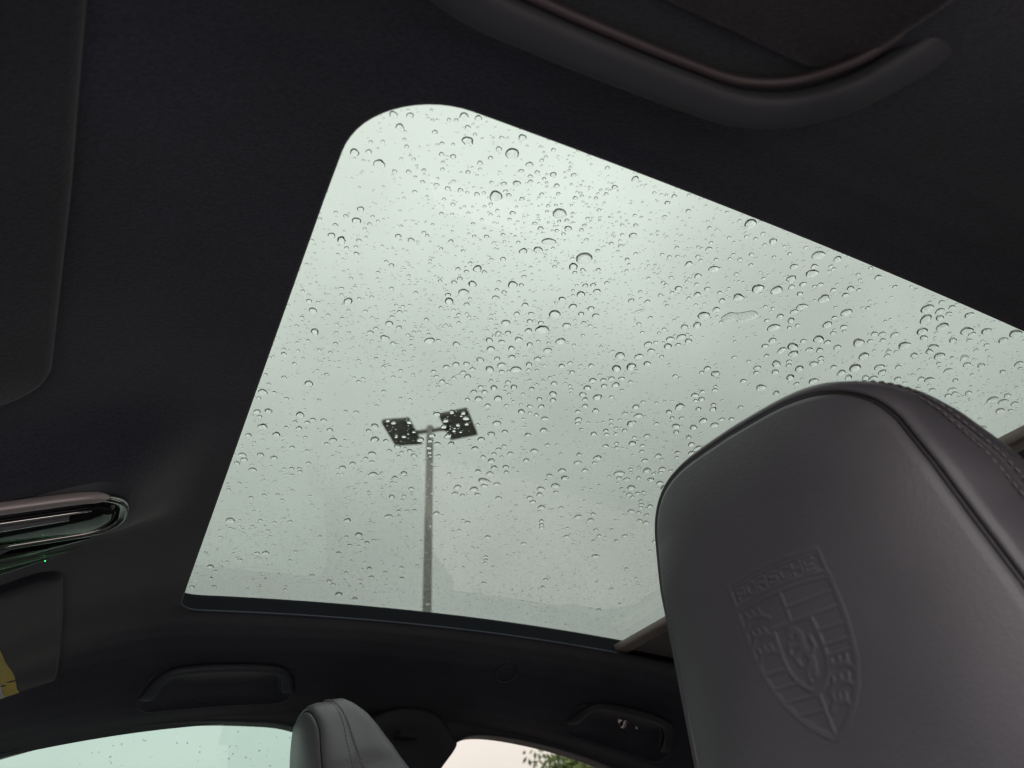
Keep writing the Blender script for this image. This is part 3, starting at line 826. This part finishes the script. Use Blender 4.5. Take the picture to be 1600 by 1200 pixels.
# ------------------------------------------------------------------ lamp post in the car park
lp = thing('lamp_post', 'tall grey car park lamp post with two square floodlight heads', 'lamp post', (4.418, 11.941, -EYE))
seg = 24; V = []
for z, r in ((-EYE + .75, .092), (2.0, .086), (5.0, .078), (8.02, .068), (8.03, .05)):
    for k in range(seg): t = 2 * math.pi * k / seg; V.append((4.418 + r * math.cos(t), 11.941 + r * math.sin(t), z))
mesh_obj('pole', V, grid_faces(5, seg, False, True) + [tuple(range(4 * seg, 5 * seg))], M['pole'], lp)
V = []
for z, r in ((-EYE, .30), (-EYE + .72, .30), (-EYE + .76, .27), (-EYE + .76, .05)):
    for k in range(seg): t = 2 * math.pi * k / seg; V.append((4.418 + r * math.cos(t), 11.941 + r * math.sin(t), z))
o = mesh_obj('footing', V, grid_faces(4, seg, False, True), M['concrete'], lp); sharp(o)
th = R(-36.0); ax = np.array([math.cos(th), math.sin(th), 0]); bx_ = np.array([-math.sin(th), math.cos(th), 0])
top = np.array([4.418, 11.941, 7.93])
for s in (-1, 1):
    Va, Fa = tube([top + ax * s * .05, top + ax * s * .18, top + ax * s * .36], .045, 10)
    o = mesh_obj('arm', Va, Fa, M['pole'], lp); fix_normals(o)
    c = top + ax * s * .585 + np.array([0, 0, .03]) + bx_ * (.03)
    V = []; a_, b_ = .285, .46
    tl = .02
    for z, k in ((.11, .90), (.09, .97), (.02, 1.0), (0, 1.0), (0, .90), (.012, .89)):
        for (p, q) in ((-1, -1), (1, -1), (1, 1), (-1, 1)):
            V.append(c + ax * p * (a_ - (1 - k) * .3) + bx_ * q * (b_ - (1 - k) * .3) + np.array([0, 0, z + tl * p * s]))
    o = mesh_obj('floodlight_head', V, grid_faces(6, 4, False, True) + [(0, 1, 2, 3)], M['fixture'], lp, False); fix_normals(o)
    o['label'] = 'dark square floodlight head on the arm, seen from below'
    V = []
    for (p, q) in ((-1, -1), (1, -1), (1, 1), (-1, 1)): V.append(c + ax * p * (a_ - .032) + bx_ * q * (b_ - .032) + np.array([0, 0, .010 + tl * p * s]))
    mesh_obj('lens_panel', V, [(0, 1, 2, 3)], M['led'], o, False)
    for i in range(3):
        for j in range(4):
            cc = c + ax * (i - 1) * .16 + bx_ * (j - 1.5) * .2 + np.array([0, 0, .008 + tl * ((i - 1) * .16 / a_) * s]); V = []
            for (rr_, dz) in ((.05, 0), (.045, -.010), (.02, -.014)):
                for k in range(8): t = 2 * math.pi * k / 8; V.append(cc + ax * rr_ * math.cos(t) + bx_ * rr_ * math.sin(t) + np.array([0, 0, dz]))
            mesh_obj('led_module', V, grid_faces(3, 8, False, True) + [tuple(range(16, 24))], M['led'], o)
    rbox('knuckle', tuple(top + ax * s * .33 - .05), tuple(top + ax * s * .33 + .05), M['fixture'], lp, .012, 2)

# ------------------------------------------------------------------ tree beyond the rear window
def tree(label, pos, height, cr, cz_, n_leaf):
    t = thing('tree', label, 'tree', pos)
    pos = np.array(pos)
    rs = np.random.default_rng(11)
    Vt, Ft = tube(catmull([pos, pos + [.05, .03, height * .25], pos + [-.05, .08, height * .5], pos + [.03, 0, height * .82]], 6), .16, 10, (1, 0, 0), np.linspace(1.25, .25, 19))
    tips = []
    for k in range(34):
        a = rs.uniform(0, 2 * math.pi); h = rs.uniform(.28, .78) * height; L = cr * rs.uniform(.6, 1.02) * (1.1 - .5 * h / height)
        p0 = pos + np.array([0, 0, h]); p1 = p0 + np.array([math.cos(a) * L * .5, math.sin(a) * L * .5, L * .25]); p2 = p0 + np.array([math.cos(a) * L, math.sin(a) * L, L * rs.uniform(.2, .7)])
        vv, ff = tube(catmull([p0, p1, p2], 4), .045, 6, (.3, .2, 1), np.linspace(1, .2, 9)); off = len(Vt)
        Vt = list(Vt) + list(vv); Ft = list(Ft) + [tuple(i + off for i in f) for f in ff]
        tips += [p0 * (1 - q) + p2 * q + np.array([0, 0, .15]) for q in (.45, .7, .9, 1.0)]
    mesh_obj('trunk', Vt, Ft, M['bark'], t)
    tips = np.array(tips); lim = 5.3 - EYE; hi = tips[:, 2] > lim; tips[hi, 2] = lim - rs.uniform(0, .9, hi.sum())
    idx = rs.integers(0, len(tips), n_leaf)
    c = tips[idx] + rs.normal(0, .26, (n_leaf, 3)) * np.array([1, 1, .8])
    d1 = rs.normal(size=(n_leaf, 3)); d1 /= np.linalg.norm(d1, axis=1)[:, None]
    d2 = np.cross(d1, rs.normal(size=(n_leaf, 3))); d2 /= np.linalg.norm(d2, axis=1)[:, None]
    L = rs.uniform(.05, .095, (n_leaf, 1))
    V = np.stack([c - d1 * L, c + d2 * L * .45, c + d1 * L, c - d2 * L * .45], 1).reshape(-1, 3)
    F = np.arange(n_leaf * 4).reshape(-1, 4)
    mesh_obj('crown', V, F, M['leaf'], t, False)
tree('green leafy tree beyond the bright rear side window', (10.9, 14.5, -EYE), 6.9, 3.0, 4.5, 30000)

# ------------------------------------------------------------------ raindrops on the roof glass
DROPS = """2413,3271,130 4585,6153,126 4043,6691,120 3207,6866,117 5486,3510,114 5286,6248,113 2564,10674,113 5364,2622,112 4365,3364,110 5616,3068,110 2530,4161,109 2271,8668,108 6345,2519,107 5212,3213,104 715,8614,104 3702,3475,103 4905,4133,102 2846,10795,102 5590,2856,102 4846,5975,102 5932,2680,102 4709,7304,101 4907,6393,101 4478,2894,101 4385,4728,100 5473,2724,100 1764,6381,100 4152,7245,99 7223,3270,99 2018,2941,99 670,6447,99 7102,3295,99 2528,3940,99 4788,2950,98 3889,3024,98 5078,5439,98 5551,8273,98 4052,6481,98 5076,5327,97 6034,3039,97 5413,3339,97 5691,2732,96 3934,6336,96 5772,3562,95 3813,3170,95 3919,6818,95 1284,9473,95 4716,3503,95 4043,2974,94 5155,6164,94 3358,4233,94 4164,5936,94 1971,7100,94 5683,3403,93 2977,7104,93 4849,3325,93 4930,4868,93 2581,4770,93 4113,5183,92 4157,2704,92 4770,4848,92 3439,4418,92 3549,4343,92 3195,6680,91 4762,3139,91 4802,3583,91 5868,2970,90 691,10029,90 4909,7338,89 3181,7091,89 4982,5872,89 4378,4138,89 6638,9992,89 3381,6892,89 3089,6411,88 3342,2483,88 5018,3738,88 2024,8307,88 558,5847,88 734,7342,88 2852,5894,88 4768,3769,87 1482,2600,87 4762,5000,87 3529,4901,87 1724,3962,87 5570,7565,87 4764,5639,86 4097,5032,86 4349,5525,86 2817,5683,86 5293,3838,85 4047,2527,85 586,7051,85 5010,6135,85 5043,3881,84 7345,3391,84 5613,7122,84 955,6134,84 3878,8244,84 3258,6968,84 5375,9538,84 4013,6115,83 2465,8066,83 3438,6058,83 6087,2609,83 3978,7147,82 6781,2794,82 4465,9691,82 5253,6919,82 2634,5264,81 1660,4102,81 2757,4249,81 4687,5786,81 2080,3215,81 3049,6681,81 3525,4182,81 5396,6715,81 1826,6669,81 3581,4651,81 3458,7935,80 3300,6483,80 5758,2528,80 2537,6216,80 2796,6027,80 6272,3340,80 2043,3740,80 3262,9874,79 3977,4903,79 4053,2820,79 4859,7872,79 3329,5639,79 2206,6243,79 2446,6080,79 2180,9271,79 4485,3509,79 5428,3621,79 5768,3449,79 2835,9947,79 2308,10231,78 4954,5291,78 2714,4406,78 4849,3872,78 1336,4732,78 6299,3158,78 1616,7049,78 2383,3382,78 1536,2963,78 2202,4191,78 3705,3791,78 1371,6507,77 3094,5006,77 2460,5334,77 5084,3623,77 824,6559,77 5501,7105,77 3231,5432,77 1184,2618,77 2358,4851,77 2812,6224,77 2717,9665,77 3899,7066,77 6382,9198,76 2428,4753,76 4396,4500,76 3730,3602,76 3353,4796,76 893,7032,76 3559,5324,76 1686,6124,76 6602,3357,76 738,2991,76 2521,5113,76 3184,6544,76 2953,5399,76 5287,9269,76 4740,6235,76 3274,7199,75 4110,5683,75 2285,6979,75 4573,5049,75 2029,6448,75 753,7005,75 2696,4036,75 5486,2597,75 2187,5724,75 3007,7260,75 910,5593,74 6043,7552,74 2341,7572,74 5265,6718,74 4385,3046,74 2289,6124,74 6336,2629,74 3679,3951,74 555,10759,74 4180,6240,74 2236,4567,74 3494,3993,73 666,6154,73 5411,2993,73 3857,5514,73 2992,7818,73 4727,4632,73 3856,6490,73 3969,10700,73 4648,3892,72 4981,6549,72 6376,3018,72 1751,3847,72 3370,4914,72 7352,3241,72 2487,5703,72 1701,4640,72 2443,8868,72 4423,7759,72 2218,4750,72 6261,2959,71 3139,9521,71 3661,4244,71 2224,7112,71 3548,7203,71 2604,3643,71 4384,7686,71 3968,6951,71 2400,6260,71 4406,5333,71 3218,5780,71 5894,3032,71 616,7142,71 4335,7592,70 1716,3673,70 3335,4666,70 3448,6272,70 4888,3475,70 4663,3586,70 5092,3344,70 7485,3685,70 3640,5117,70 5497,6934,70 3579,4065,69 4644,6246,69 1180,9503,69 4850,7172,69 5941,2825,69 780,4840,69 3406,2978,69 2618,3799,69 3216,6196,69 700,3739,69 5697,3582,69 5677,2913,69 5553,3651,69 571,6189,69 4420,8276,69 1694,6930,68 3635,3858,68 2031,10090,68 2257,6579,68 2692,5040,68 4923,5500,68 4579,2709,67 5554,7744,67 4343,4853,67 6503,2968,67 3363,6599,67 2394,10345,67 4223,4087,67 453,6704,67 1002,6383,67 2307,5639,66 700,4572,66 4433,3225,66 5566,2661,66 2251,8999,66 5059,6487,66 2403,4498,66 5815,3131,66 2215,5028,66 924,4373,66 4503,4533,66 2965,5804,66 3935,5949,66 1952,3375,66 2048,3321,66 7166,3182,66 5123,7563,65 6687,3393,65 1310,4533,65 4372,3126,65 5111,4144,65 4837,5180,65 6793,3322,65 6191,8481,65 4977,3443,65 2449,9882,65 2658,4657,65 6441,3447,65 2406,4359,65 1382,8512,65 2173,4458,65 3968,2703,65 3748,3368,65 4118,8837,65 4482,3602,65 4652,5147,65 1976,4952,64 2690,4553,64 4955,3325,64 2043,4886,64 2339,5926,64 3054,6263,64 4216,2498,64 5015,5946,64 2429,4219,64 3498,5083,64 3192,3011,64 2465,4611,64 745,3521,64 4855,6158,64 3021,4848,64 1014,9748,64 4673,4115,64 5988,3461,64 6187,3363,64 3801,3818,64 3057,6154,64 2486,7300,64 6009,2688,63 5237,3060,63 3438,4981,63 4928,4749,63 5020,4703,63 3993,5474,63 5359,6915,63 3096,5246,63 2346,6366,63 4914,3103,63 4123,5329,63 573,6646,62 5307,6786,62 3291,3277,62 5290,3583,62 2592,5413,62 3643,3666,62 3147,5103,62 1188,6171,62 2946,4570,62 2306,6230,62 3486,4708,62 4587,4690,62 4189,6047,61 3594,5390,61 5207,6638,61 4309,3222,61 1929,4609,61 5075,3528,61 1879,6369,61 3427,4627,61 837,10700,61 562,7241,61 3572,4538,61 2491,3752,61 3484,4573,61 4126,6831,61 5057,6593,61 2126,4845,61 3945,5048,60 4478,5522,60 6655,3446,60 3112,7279,60 2703,3559,60 1987,3932,60 2370,5238,60 5110,6436,60 2968,6362,60 2966,9735,60 683,9111,60 5254,7690,60 3480,5199,60 4196,9031,60 1021,6770,60 487,7050,60 4520,4348,59 4159,8928,59 2312,5813,59 1876,6838,59 2856,3830,59 4605,2787,59 3511,5894,59 1291,6330,59 5175,3939,59 5297,3031,59 774,10165,58 3480,3277,58 2772,3767,58 2618,2924,58 5209,5970,58 2986,5283,58 2179,6491,58 3620,2556,58 4185,2831,58 1211,7255,58 4959,6004,58 4387,7166,58 570,2961,58 4075,5423,58 4356,5089,58 2248,3926,58 3015,5133,57 6769,2945,57 2282,4439,57 4690,3955,57 4673,2517,57 3941,5406,57 5835,3323,57 4531,4897,57 1253,7050,57 1053,6254,57 4890,3737,57 3343,3094,57 1090,6186,57 2279,4308,57 2535,7892,57 2352,4680,56 5114,3566,56 4845,3689,56 1332,6604,56 2862,5001,56 4113,2637,56 2465,5207,56 766,2678,56 1785,10645,56 4955,4488,56 5538,2521,56 5601,3242,56 4980,5588,56 1090,2458,56 6821,9651,56 4677,4566,56 2605,4983,55 4745,7647,55 1653,6230,55 836,7987,55 2501,8781,55 463,5524,55 3996,4800,55 961,7895,55 4541,5626,55 1985,5957,55 3719,3258,55 1840,6014,55 3445,8176,55 2464,7502,55 2027,5178,55 3196,4466,55 3154,3513,54 4348,9111,54 5285,3152,54 5378,3094,54 4744,3402,54 3023,3552,54 2388,6460,54 3084,6075,54 1792,6785,54 2527,4389,54 3750,3896,54 2475,4846,54 4425,4419,54 2139,8762,54 2145,3047,54 4237,5662,54 6291,3488,54 2152,4979,54 5263,7861,54 4124,2894,54 2210,4901,54 612,5217,54 4190,5589,54 1978,6554,54 4900,3207,54 1895,5057,53 4813,6455,53 3319,9396,53 472,5247,53 6498,3236,53 1442,5934,53 1618,2810,53 4301,5414,53 1210,8570,53 4180,7355,53 1149,7352,53 747,8832,53 750,10404,53 2204,4343,53 625,3717,53 702,2606,52 5306,7461,52 1041,8546,52 1485,2464,52 2767,6839,52 4019,4305,52 1188,7191,52 2476,4087,52 1113,7212,52 6507,8713,52 2024,6234,52 4747,3043,52 4216,4161,52 1627,9650,52 2379,4102,52 3681,4554,52 5583,2588,52 686,5565,52 2397,5146,52 2732,3857,52 1204,4696,52 2712,7820,52 2460,5847,51 7113,3625,51 4443,4934,51 2345,4007,51 5098,5871,51 4650,6014,51 2234,4051,51 3122,5403,51 3882,5211,51 608,6271,51 1635,9348,51 3087,4622,51 5403,2513,51 4338,3848,51 4595,3706,51 7428,3339,51 2333,2469,50 5560,3190,50 1180,6797,50 1173,7968,50 1774,5992,50 2505,6493,50 2424,5624,50 3229,2816,50 2996,4502,50 1806,4089,50 4856,5694,50 4249,2931,50 6264,2738,50 1101,7847,50 4464,2781,50 4461,4575,49 580,9607,49 777,5893,49 6065,2760,49 1825,8832,49 2767,10237,49 4282,9372,49 4316,2774,49 3509,3189,49 1424,4780,49 1624,4034,49 2366,5383,49 1624,2636,49 1768,10535,49 3655,4843,48 6154,7822,48 575,7855,48 1281,10721,48 3957,9255,48 3375,7890,48 2229,7223,48 740,3407,48 4532,3253,48 1611,3880,48 1183,8810,48 1403,4557,48 1152,3567,47 4240,3312,47 941,6276,47 1056,3562,47 2536,5802,47 5983,7460,47 1044,7235,47 2583,8016,47 3832,7307,47 4013,5321,47 2107,5093,47 3687,5478,47 2806,9393,46 1339,4365,46 6124,3120,46 2628,7856,46 1946,5121,46 3929,5286,46 4513,6255,46 1318,5427,46 2407,9474,46 2931,9153,46 3963,5172,46 3812,8595,46 2636,3508,46 2582,3536,46 2762,5347,46 2724,3444,45 1176,2438,45 4708,5938,45 3721,4102,45 6248,2829,45 2481,7604,45 6035,9079,45 2812,3952,45 2110,6549,45 453,7119,45 794,2575,45 646,4468,45 867,9834,45 544,5958,45 2580,3340,44 2365,8985,44 1961,3120,44 487,5936,44 1636,3825,44 4125,4761,44 3543,3945,44 1100,6538,44 1228,4632,44 1808,2651,44 1226,7702,44 3384,8233,44 2358,8802,44 5261,9152,44 1575,4383,44 3127,10170,43 4614,7080,43 2466,5967,43 1578,5507,43 4490,3305,43 1305,4444,43 1712,3062,43 3685,4703,43 2091,6116,43 1850,3505,43 4515,7386,43 3500,3761,43 2644,5771,43 882,6398,43 4486,4296,43 464,7886,43 1107,3865,43 4558,6898,43 2694,4736,43 660,7673,42 2574,4321,42 475,7740,42 3040,5389,42 2049,7039,42 2020,3846,42 724,5330,42 3298,3676,42 2244,2586,42 2306,8269,42 4903,2827,42 926,8942,42 1610,7205,42 835,3836,42 3735,6007,42 3157,6291,42 1420,3476,42 4482,6606,41 2885,3968,41 1019,5407,41 981,8724,41 4518,6483,41 2084,3622,41 4503,3840,41 3446,3342,41 2106,6636,41 837,4244,41 4654,2693,41 1450,10322,41 2824,5110,41 3634,3186,40 3215,4873,40 2723,3155,40 1650,3732,40 3893,8603,40 1581,3729,40 3178,4821,40 5259,7775,40 4692,6077,40 7299,3583,40 3334,8817,40 2872,4920,40 2685,6082,40 1796,4231,40 4503,2563,40 2388,9209,39 2449,9172,39 2595,3052,39 2520,7396,39 1146,2764,39 3872,6608,39 2086,5206,39 2845,2565,39 4275,2596,39 1387,2598,39 1954,6263,39 1448,7787,39 1615,2924,39 2765,4712,39 1412,2997,39 3031,6843,39 2941,6885,39 649,2923,39 2866,8558,38 529,5568,38 1297,3005,38 3472,6538,38 3352,3872,38 1541,2845,38 1213,3022,38 2670,2492,38 2695,5609,38 1934,2602,38 3387,6473,38 3567,2733,38 3204,2917,38 1143,2525,38 813,3699,38 905,9547,37 2888,5278,37 3350,4565,37 930,2984,37 2796,5260,37 4102,3173,37 1323,2746,37 4753,6921,37 3627,4369,37 1357,5035,37 1837,4329,37 3551,3389,37 1342,5947,37 3538,7457,36 3106,4503,36 3093,2639,36 667,3504,36 1712,2919,36 2641,5126,36 3274,3339,36 3825,5273,36 3686,5338,36 3809,7031,35 2721,2678,35 1801,4014,35 4782,8473,35 973,2632,35 3134,3266,35 2080,3095,35 1674,2722,35 1740,3276,35 754,3803,35 1955,3838,35 2236,2973,35 1700,2674,35 2996,3270,35 4531,2464,35 935,6799,35 2539,5962,35 1599,2704,35 4242,6419,35 1079,4263,35 1901,3091,35 1483,6477,35 623,2635,34 1370,2684,34 3834,2608,34 837,3520,34 2084,3509,34 3058,2975,34 3491,3822,34 1260,3249,34 1073,2774,34 3896,2504,33 2937,3004,33 1577,4556,33 1654,4917,33 3589,2611,33 1792,4403,33 1038,3973,33 1639,3634,33 2996,2900,33 1299,3140,33 1920,2785,33 1044,2696,33 1058,3840,33 3246,4927,33 1852,4197,33 4859,2846,33 2542,2947,32 1876,3304,32 1759,5567,32 2109,2462,32 3247,2493,32 1042,3030,32 812,3769,32 1287,4292,32 1243,3483,32 431,7689,31 1015,2936,31 1698,6746,31 5020,7018,31 845,3013,31 1498,3257,31 1717,3123,31 1711,2472,31 2788,3263,31 856,4314,31 1602,3078,31 2079,2740,30 1263,3929,30 1555,4686,30 871,4104,30 2608,3107,30 1769,3540,30 3365,5220,30 2141,3262,29 1715,4418,29 1460,2865,29 1225,2950,29 3138,2832,29 1122,2884,29 1681,2574,29 3154,2633,28 1104,2830,28 494,5054,28 1538,3197,28 1575,3129,28 2510,5005,28 1427,3175,28 3108,2464,28 1506,3080,27 834,3443,27 704,2816,27 639,2846,27 927,4192,27 594,3493,27 1451,2967,27 3070,4349,27 2108,3301,26 1344,2792,26 994,5200,26 925,2875,25 1986,3046,25 1110,2675,25 1238,3366,25 1042,3458,25 821,2752,24 1378,3129,24 1121,2966,23 1430,3112,21"""
D = [tuple(int(a) / 1e4 for a in t.split(',')) for t in DROPS.split()]
D = [p for p in D if all((p[0] - a) ** 2 + (p[1] - b) ** 2 > r * r for a, b, r in ((.3985, .3345, .014), (.3169, .3643, .004), (.4353, .4128, .006)))]
def cap_mesh(seg, rings, hgt, wob, seed, squash=1.0):
    # plano-convex drop of base radius 1: flat face down, dome up
    rs = np.random.default_rng(seed); V = []
    ph = rs.uniform(0, 6.28, 3); am = rs.normal(0, wob, 3)
    Rs = (1 + hgt * hgt) / (2 * hgt); zc = hgt - Rs
    a0 = math.asin(min(1.0, 1 / Rs)); a0 = a0 if hgt <= 1 else math.pi - a0
    for k in range(rings):
        al = a0 * (1 - k / rings); r = Rs * math.sin(al); z = Rs * math.cos(al) + zc
        for j in range(seg):
            t = 2 * math.pi * j / seg
            m_ = 1 + am[0] * math.cos(2 * t + ph[0]) + am[1] * math.cos(3 * t + ph[1]) + .5 * am[2] * math.cos(5 * t + ph[2])
            V.append((r * m_ * math.cos(t), r * m_ * math.sin(t) * squash, z))
    V.append((0, 0, hgt)); top = len(V) - 1
    F = grid_faces(rings, seg, False, True)
    F += [((rings - 1) * seg + j, (rings - 1) * seg + (j + 1) % seg, top) for j in range(seg)]
    F.append(tuple(range(seg))[::-1])
    return np.array(V), F
HGT = 0.74
variants = []
for k in range(7):
    V, F = cap_mesh(32, 9, HGT * (0.88 + .05 * k), .05, 20 + k, 1.0 - .03 * (k % 3))
    me = bpy.data.meshes.new('raindrop'); me.from_pydata(V.tolist(), [], F); me.validate()
    me.polygons.foreach_set('use_smooth', [len(p.vertices) < 20 for p in me.polygons]); me.materials.append(M['water'])
    bm = bmesh.new(); bm.from_mesh(me)
    for e in bm.edges:
        if any(len(f.verts) > 20 for f in e.link_faces): e.smooth = False
    bm.to_mesh(me); bm.free()
    variants.append(me)
GTOP = .005 + .0004
def spot(x, y): return min(6, int(max(0, x - .03) / .105)), min(4, int(max(0, y - .19) / .18))
def where(c):
    a = ('at its front edge', 'one sixth back', 'one third back', 'halfway back', 'two thirds back', 'five sixths back', 'at the blind bar')[c[0]]
    b = ('near side', 'near of middle', 'midway across', 'far of middle', 'far side')[c[1]]
    return 'raindrop on sunroof glass, ' + b + ', ' + a
RANK = ['largest', 'second largest', 'third largest', 'fourth largest', 'fifth largest', 'sixth largest', 'seventh largest', 'eighth largest', 'ninth largest', 'tenth largest', 'eleventh largest', 'twelfth largest', 'thirteenth largest', 'fourteenth largest', 'fifteenth largest', 'sixteenth largest', 'seventeenth largest', 'eighteenth largest', 'nineteenth largest', 'twentieth largest']
seen_in = {}
GROUP = 'raindrops on the sunroof glass'
big = D[:300]; rest = D[300:]
for i, (x, y, d) in enumerate(big):
    me = variants[i % 7]
    o = bpy.data.objects.new('raindrop', me); COL.objects.link(o)
    o.location = (x, y, gz(x, y) + GTOP + EYE); r = d * .5
    o.scale = (r * (1.28 if i % 11 == 3 else 1.0), r * random.uniform(.90, 1.08), r * random.uniform(.9, 1.1) * (1.0 if d < .0075 else .82)); o.rotation_euler = (0, 0, random.uniform(0, 6.28))
    c = spot(x, y); k = seen_in.get(c, 0); seen_in[c] = k + 1
    o['label'] = (RANK[k] if k < 20 else 'smaller') + ' ' + where(c)
    o['category'] = 'raindrop'; o['group'] = GROUP
# two run-together drops: outlines of their own, flat and uneven
def blob(label, x, y, pts, h):
    out = catmull([(x + a * .001, y + b * .001) for a, b in pts], 6, True); n = len(out); c = out.mean(0); V = []
    for t, hh in ((1.0, 0), (.985, .30), (.95, .52), (.88, .74), (.75, .90), (.5, 1.0), (.2, 1.03)):
        q = c + (out - c) * t; V += [(a, b, gz(x, y) + GTOP + h * hh) for a, b in q]
    F = grid_faces(7, n, False, True) + [tuple(range(6 * n, 7 * n)), tuple(range(n))[::-1]]
    V = np.array(V); o = mesh_obj('raindrop', V - np.array([x, y, gz(x, y) + GTOP]), F, M['water'], None, True, label, local=True)
    fix_normals(o)
    o.location = (x, y, gz(x, y) + GTOP + EYE); o['category'] = 'raindrop'; o['group'] = GROUP
    bm = bmesh.new(); bm.from_mesh(o.data)
    for e in bm.edges:
        if any(len(f.verts) > 20 and f.normal.z < 0 for f in e.link_faces): e.smooth = False
    bm.to_mesh(o.data); bm.free()
blob('flat stretched raindrop run together from two, above the headrest', .3985, .3345, [(-13, 9), (-6, 12), (0, 7), (6, 8), (13, 1), (14, -6), (7, -9), (1, -5), (-5, -1), (-11, 1)], .0012)
blob('thin pointed raindrop sliver on the sunroof glass', .3169, .3643, [(-3, 4), (0, 1), (3, -4), (1.5, -4), (-1, -1), (-3.5, 2.5)], .0012)
blob('hooked dark edged raindrop between lamp post and headrest', .4353, .4128, [(-4, 0), (-3, 3), (1, 3.5), (4, 1), (4, -2), (1, -3.5), (-1, -2)], .0028)
def joined(name, pts, seg, rings, label):
    base = [cap_mesh(seg, rings, HGT * (.8 + .08 * k), .05, 60 + k) for k in range(5)]
    VV = []; FF = []; off = 0
    for i, (x, y, z, d) in enumerate(pts):
        V, F = base[i % 5]; a = random.uniform(0, 6.28); r = d * .5
        ca, sa = math.cos(a), math.sin(a)
        W = np.stack([x + r * (V[:, 0] * ca - V[:, 1] * sa), y + r * (V[:, 0] * sa + V[:, 1] * ca), z + r * V[:, 2]], 1)
        VV.append(W); FF += [tuple(q + off for q in f) for f in F]; off += len(V)
    o = mesh_obj(name, np.concatenate(VV), FF, M['water'], None, True)
    me = o.data
    ss = [len(p.vertices) <= 4 for p in me.polygons]; me.polygons.foreach_set('use_smooth', ss)
    bm = bmesh.new(); bm.from_mesh(me)
    for e in bm.edges:
        if any(len(f.verts) > 4 for f in e.link_faces): e.smooth = False
    bm.to_mesh(me); bm.free()
    o['kind'] = 'stuff'; o['label'] = label
    return o
# smaller beads between them: clustered, keeping clear of the larger ones
taken = {}
cell = .012
def add_cell(x, y, d): taken.setdefault((int(x / cell), int(y / cell)), []).append((x, y, d))
for p in D + [(.3985, .3345, .026), (.3169, .3643, .008), (.4353, .4128, .009)]: add_cell(*p)
def free(x, y, d, gap=.5):
    ix, iy = int(x / cell), int(y / cell)
    for a in (-1, 0, 1):
        for b in (-1, 0, 1):
            for q in taken.get((ix + a, iy + b), ()):
                if (q[0] - x) ** 2 + (q[1] - y) ** 2 < (gap * (d + q[2]) + .0002) ** 2: return False
    return True
small = [(x, y, gz(x, y) + GTOP, d) for x, y, d in rest]
clus = [(random.gauss(.2, .08), random.gauss(.36, .09), .05) for _ in range(30)] + [(random.uniform(.05, .78), random.uniform(.2, 1.08), random.uniform(.02, .07)) for _ in range(90)]
def scatter(n, dmin, dmax, pclus):
    out = []; tries = 0
    while len(out) < n and tries < n * 8:
        tries += 1
        if random.random() < pclus:
            cx, cy, cs = random.choice(clus); x = random.gauss(cx, cs); y = random.gauss(cy, cs)
        else: x = random.uniform(.03, .78); y = random.uniform(.19, 1.085)
        if not (.02 < x < .80 and .18 < y < 1.10): continue
        d = dmin + (dmax - dmin) * random.random() ** 2.2
        if free(x, y, d): add_cell(x, y, d); out.append((x, y, gz(x, y) + GTOP, d))
    return out
small += scatter(2500, .0019, .0041, .62)
joined('small_raindrops', small, 18, 5, 'small clear raindrops scattered between the larger ones on the sunroof glass')
mist = scatter(11000, .0009, .0022, .5)
joined('fine_raindrops', mist, 9, 3, 'fine mist of tiny water beads all over the sunroof glass')
# fine beads on the outside of the green passenger window
base = [cap_mesh(10, 3, .5, .06, 90 + k) for k in range(4)]
VV = []; FF = []; off = 0
tz = np.array([0, -.215, .9766]); ny_ = np.array([0, .9766, .215])
for i in range(420):
    x = random.uniform(-.40, .30); z = random.uniform(-.03, .255); r = random.uniform(.0005, .0016)
    if z > .262 - .5 * max(0, .1 - x) ** 1.3 - .006: continue
    V, F = base[i % 4]; c = np.array(wall_pt(x, z, 1, -.0246))
    W = c + r * (V[:, :1] * np.array([1, 0, 0]) + V[:, 1:2] * tz + V[:, 2:] * ny_)
    VV.append(W); FF += [tuple(q + off for q in f[::-1]) for f in F]; off += len(V)
o = mesh_obj('window_raindrops', np.concatenate(VV), FF, M['water'], None, True)
o['kind'] = 'stuff'; o['label'] = 'fine raindrops on the green tinted passenger window'
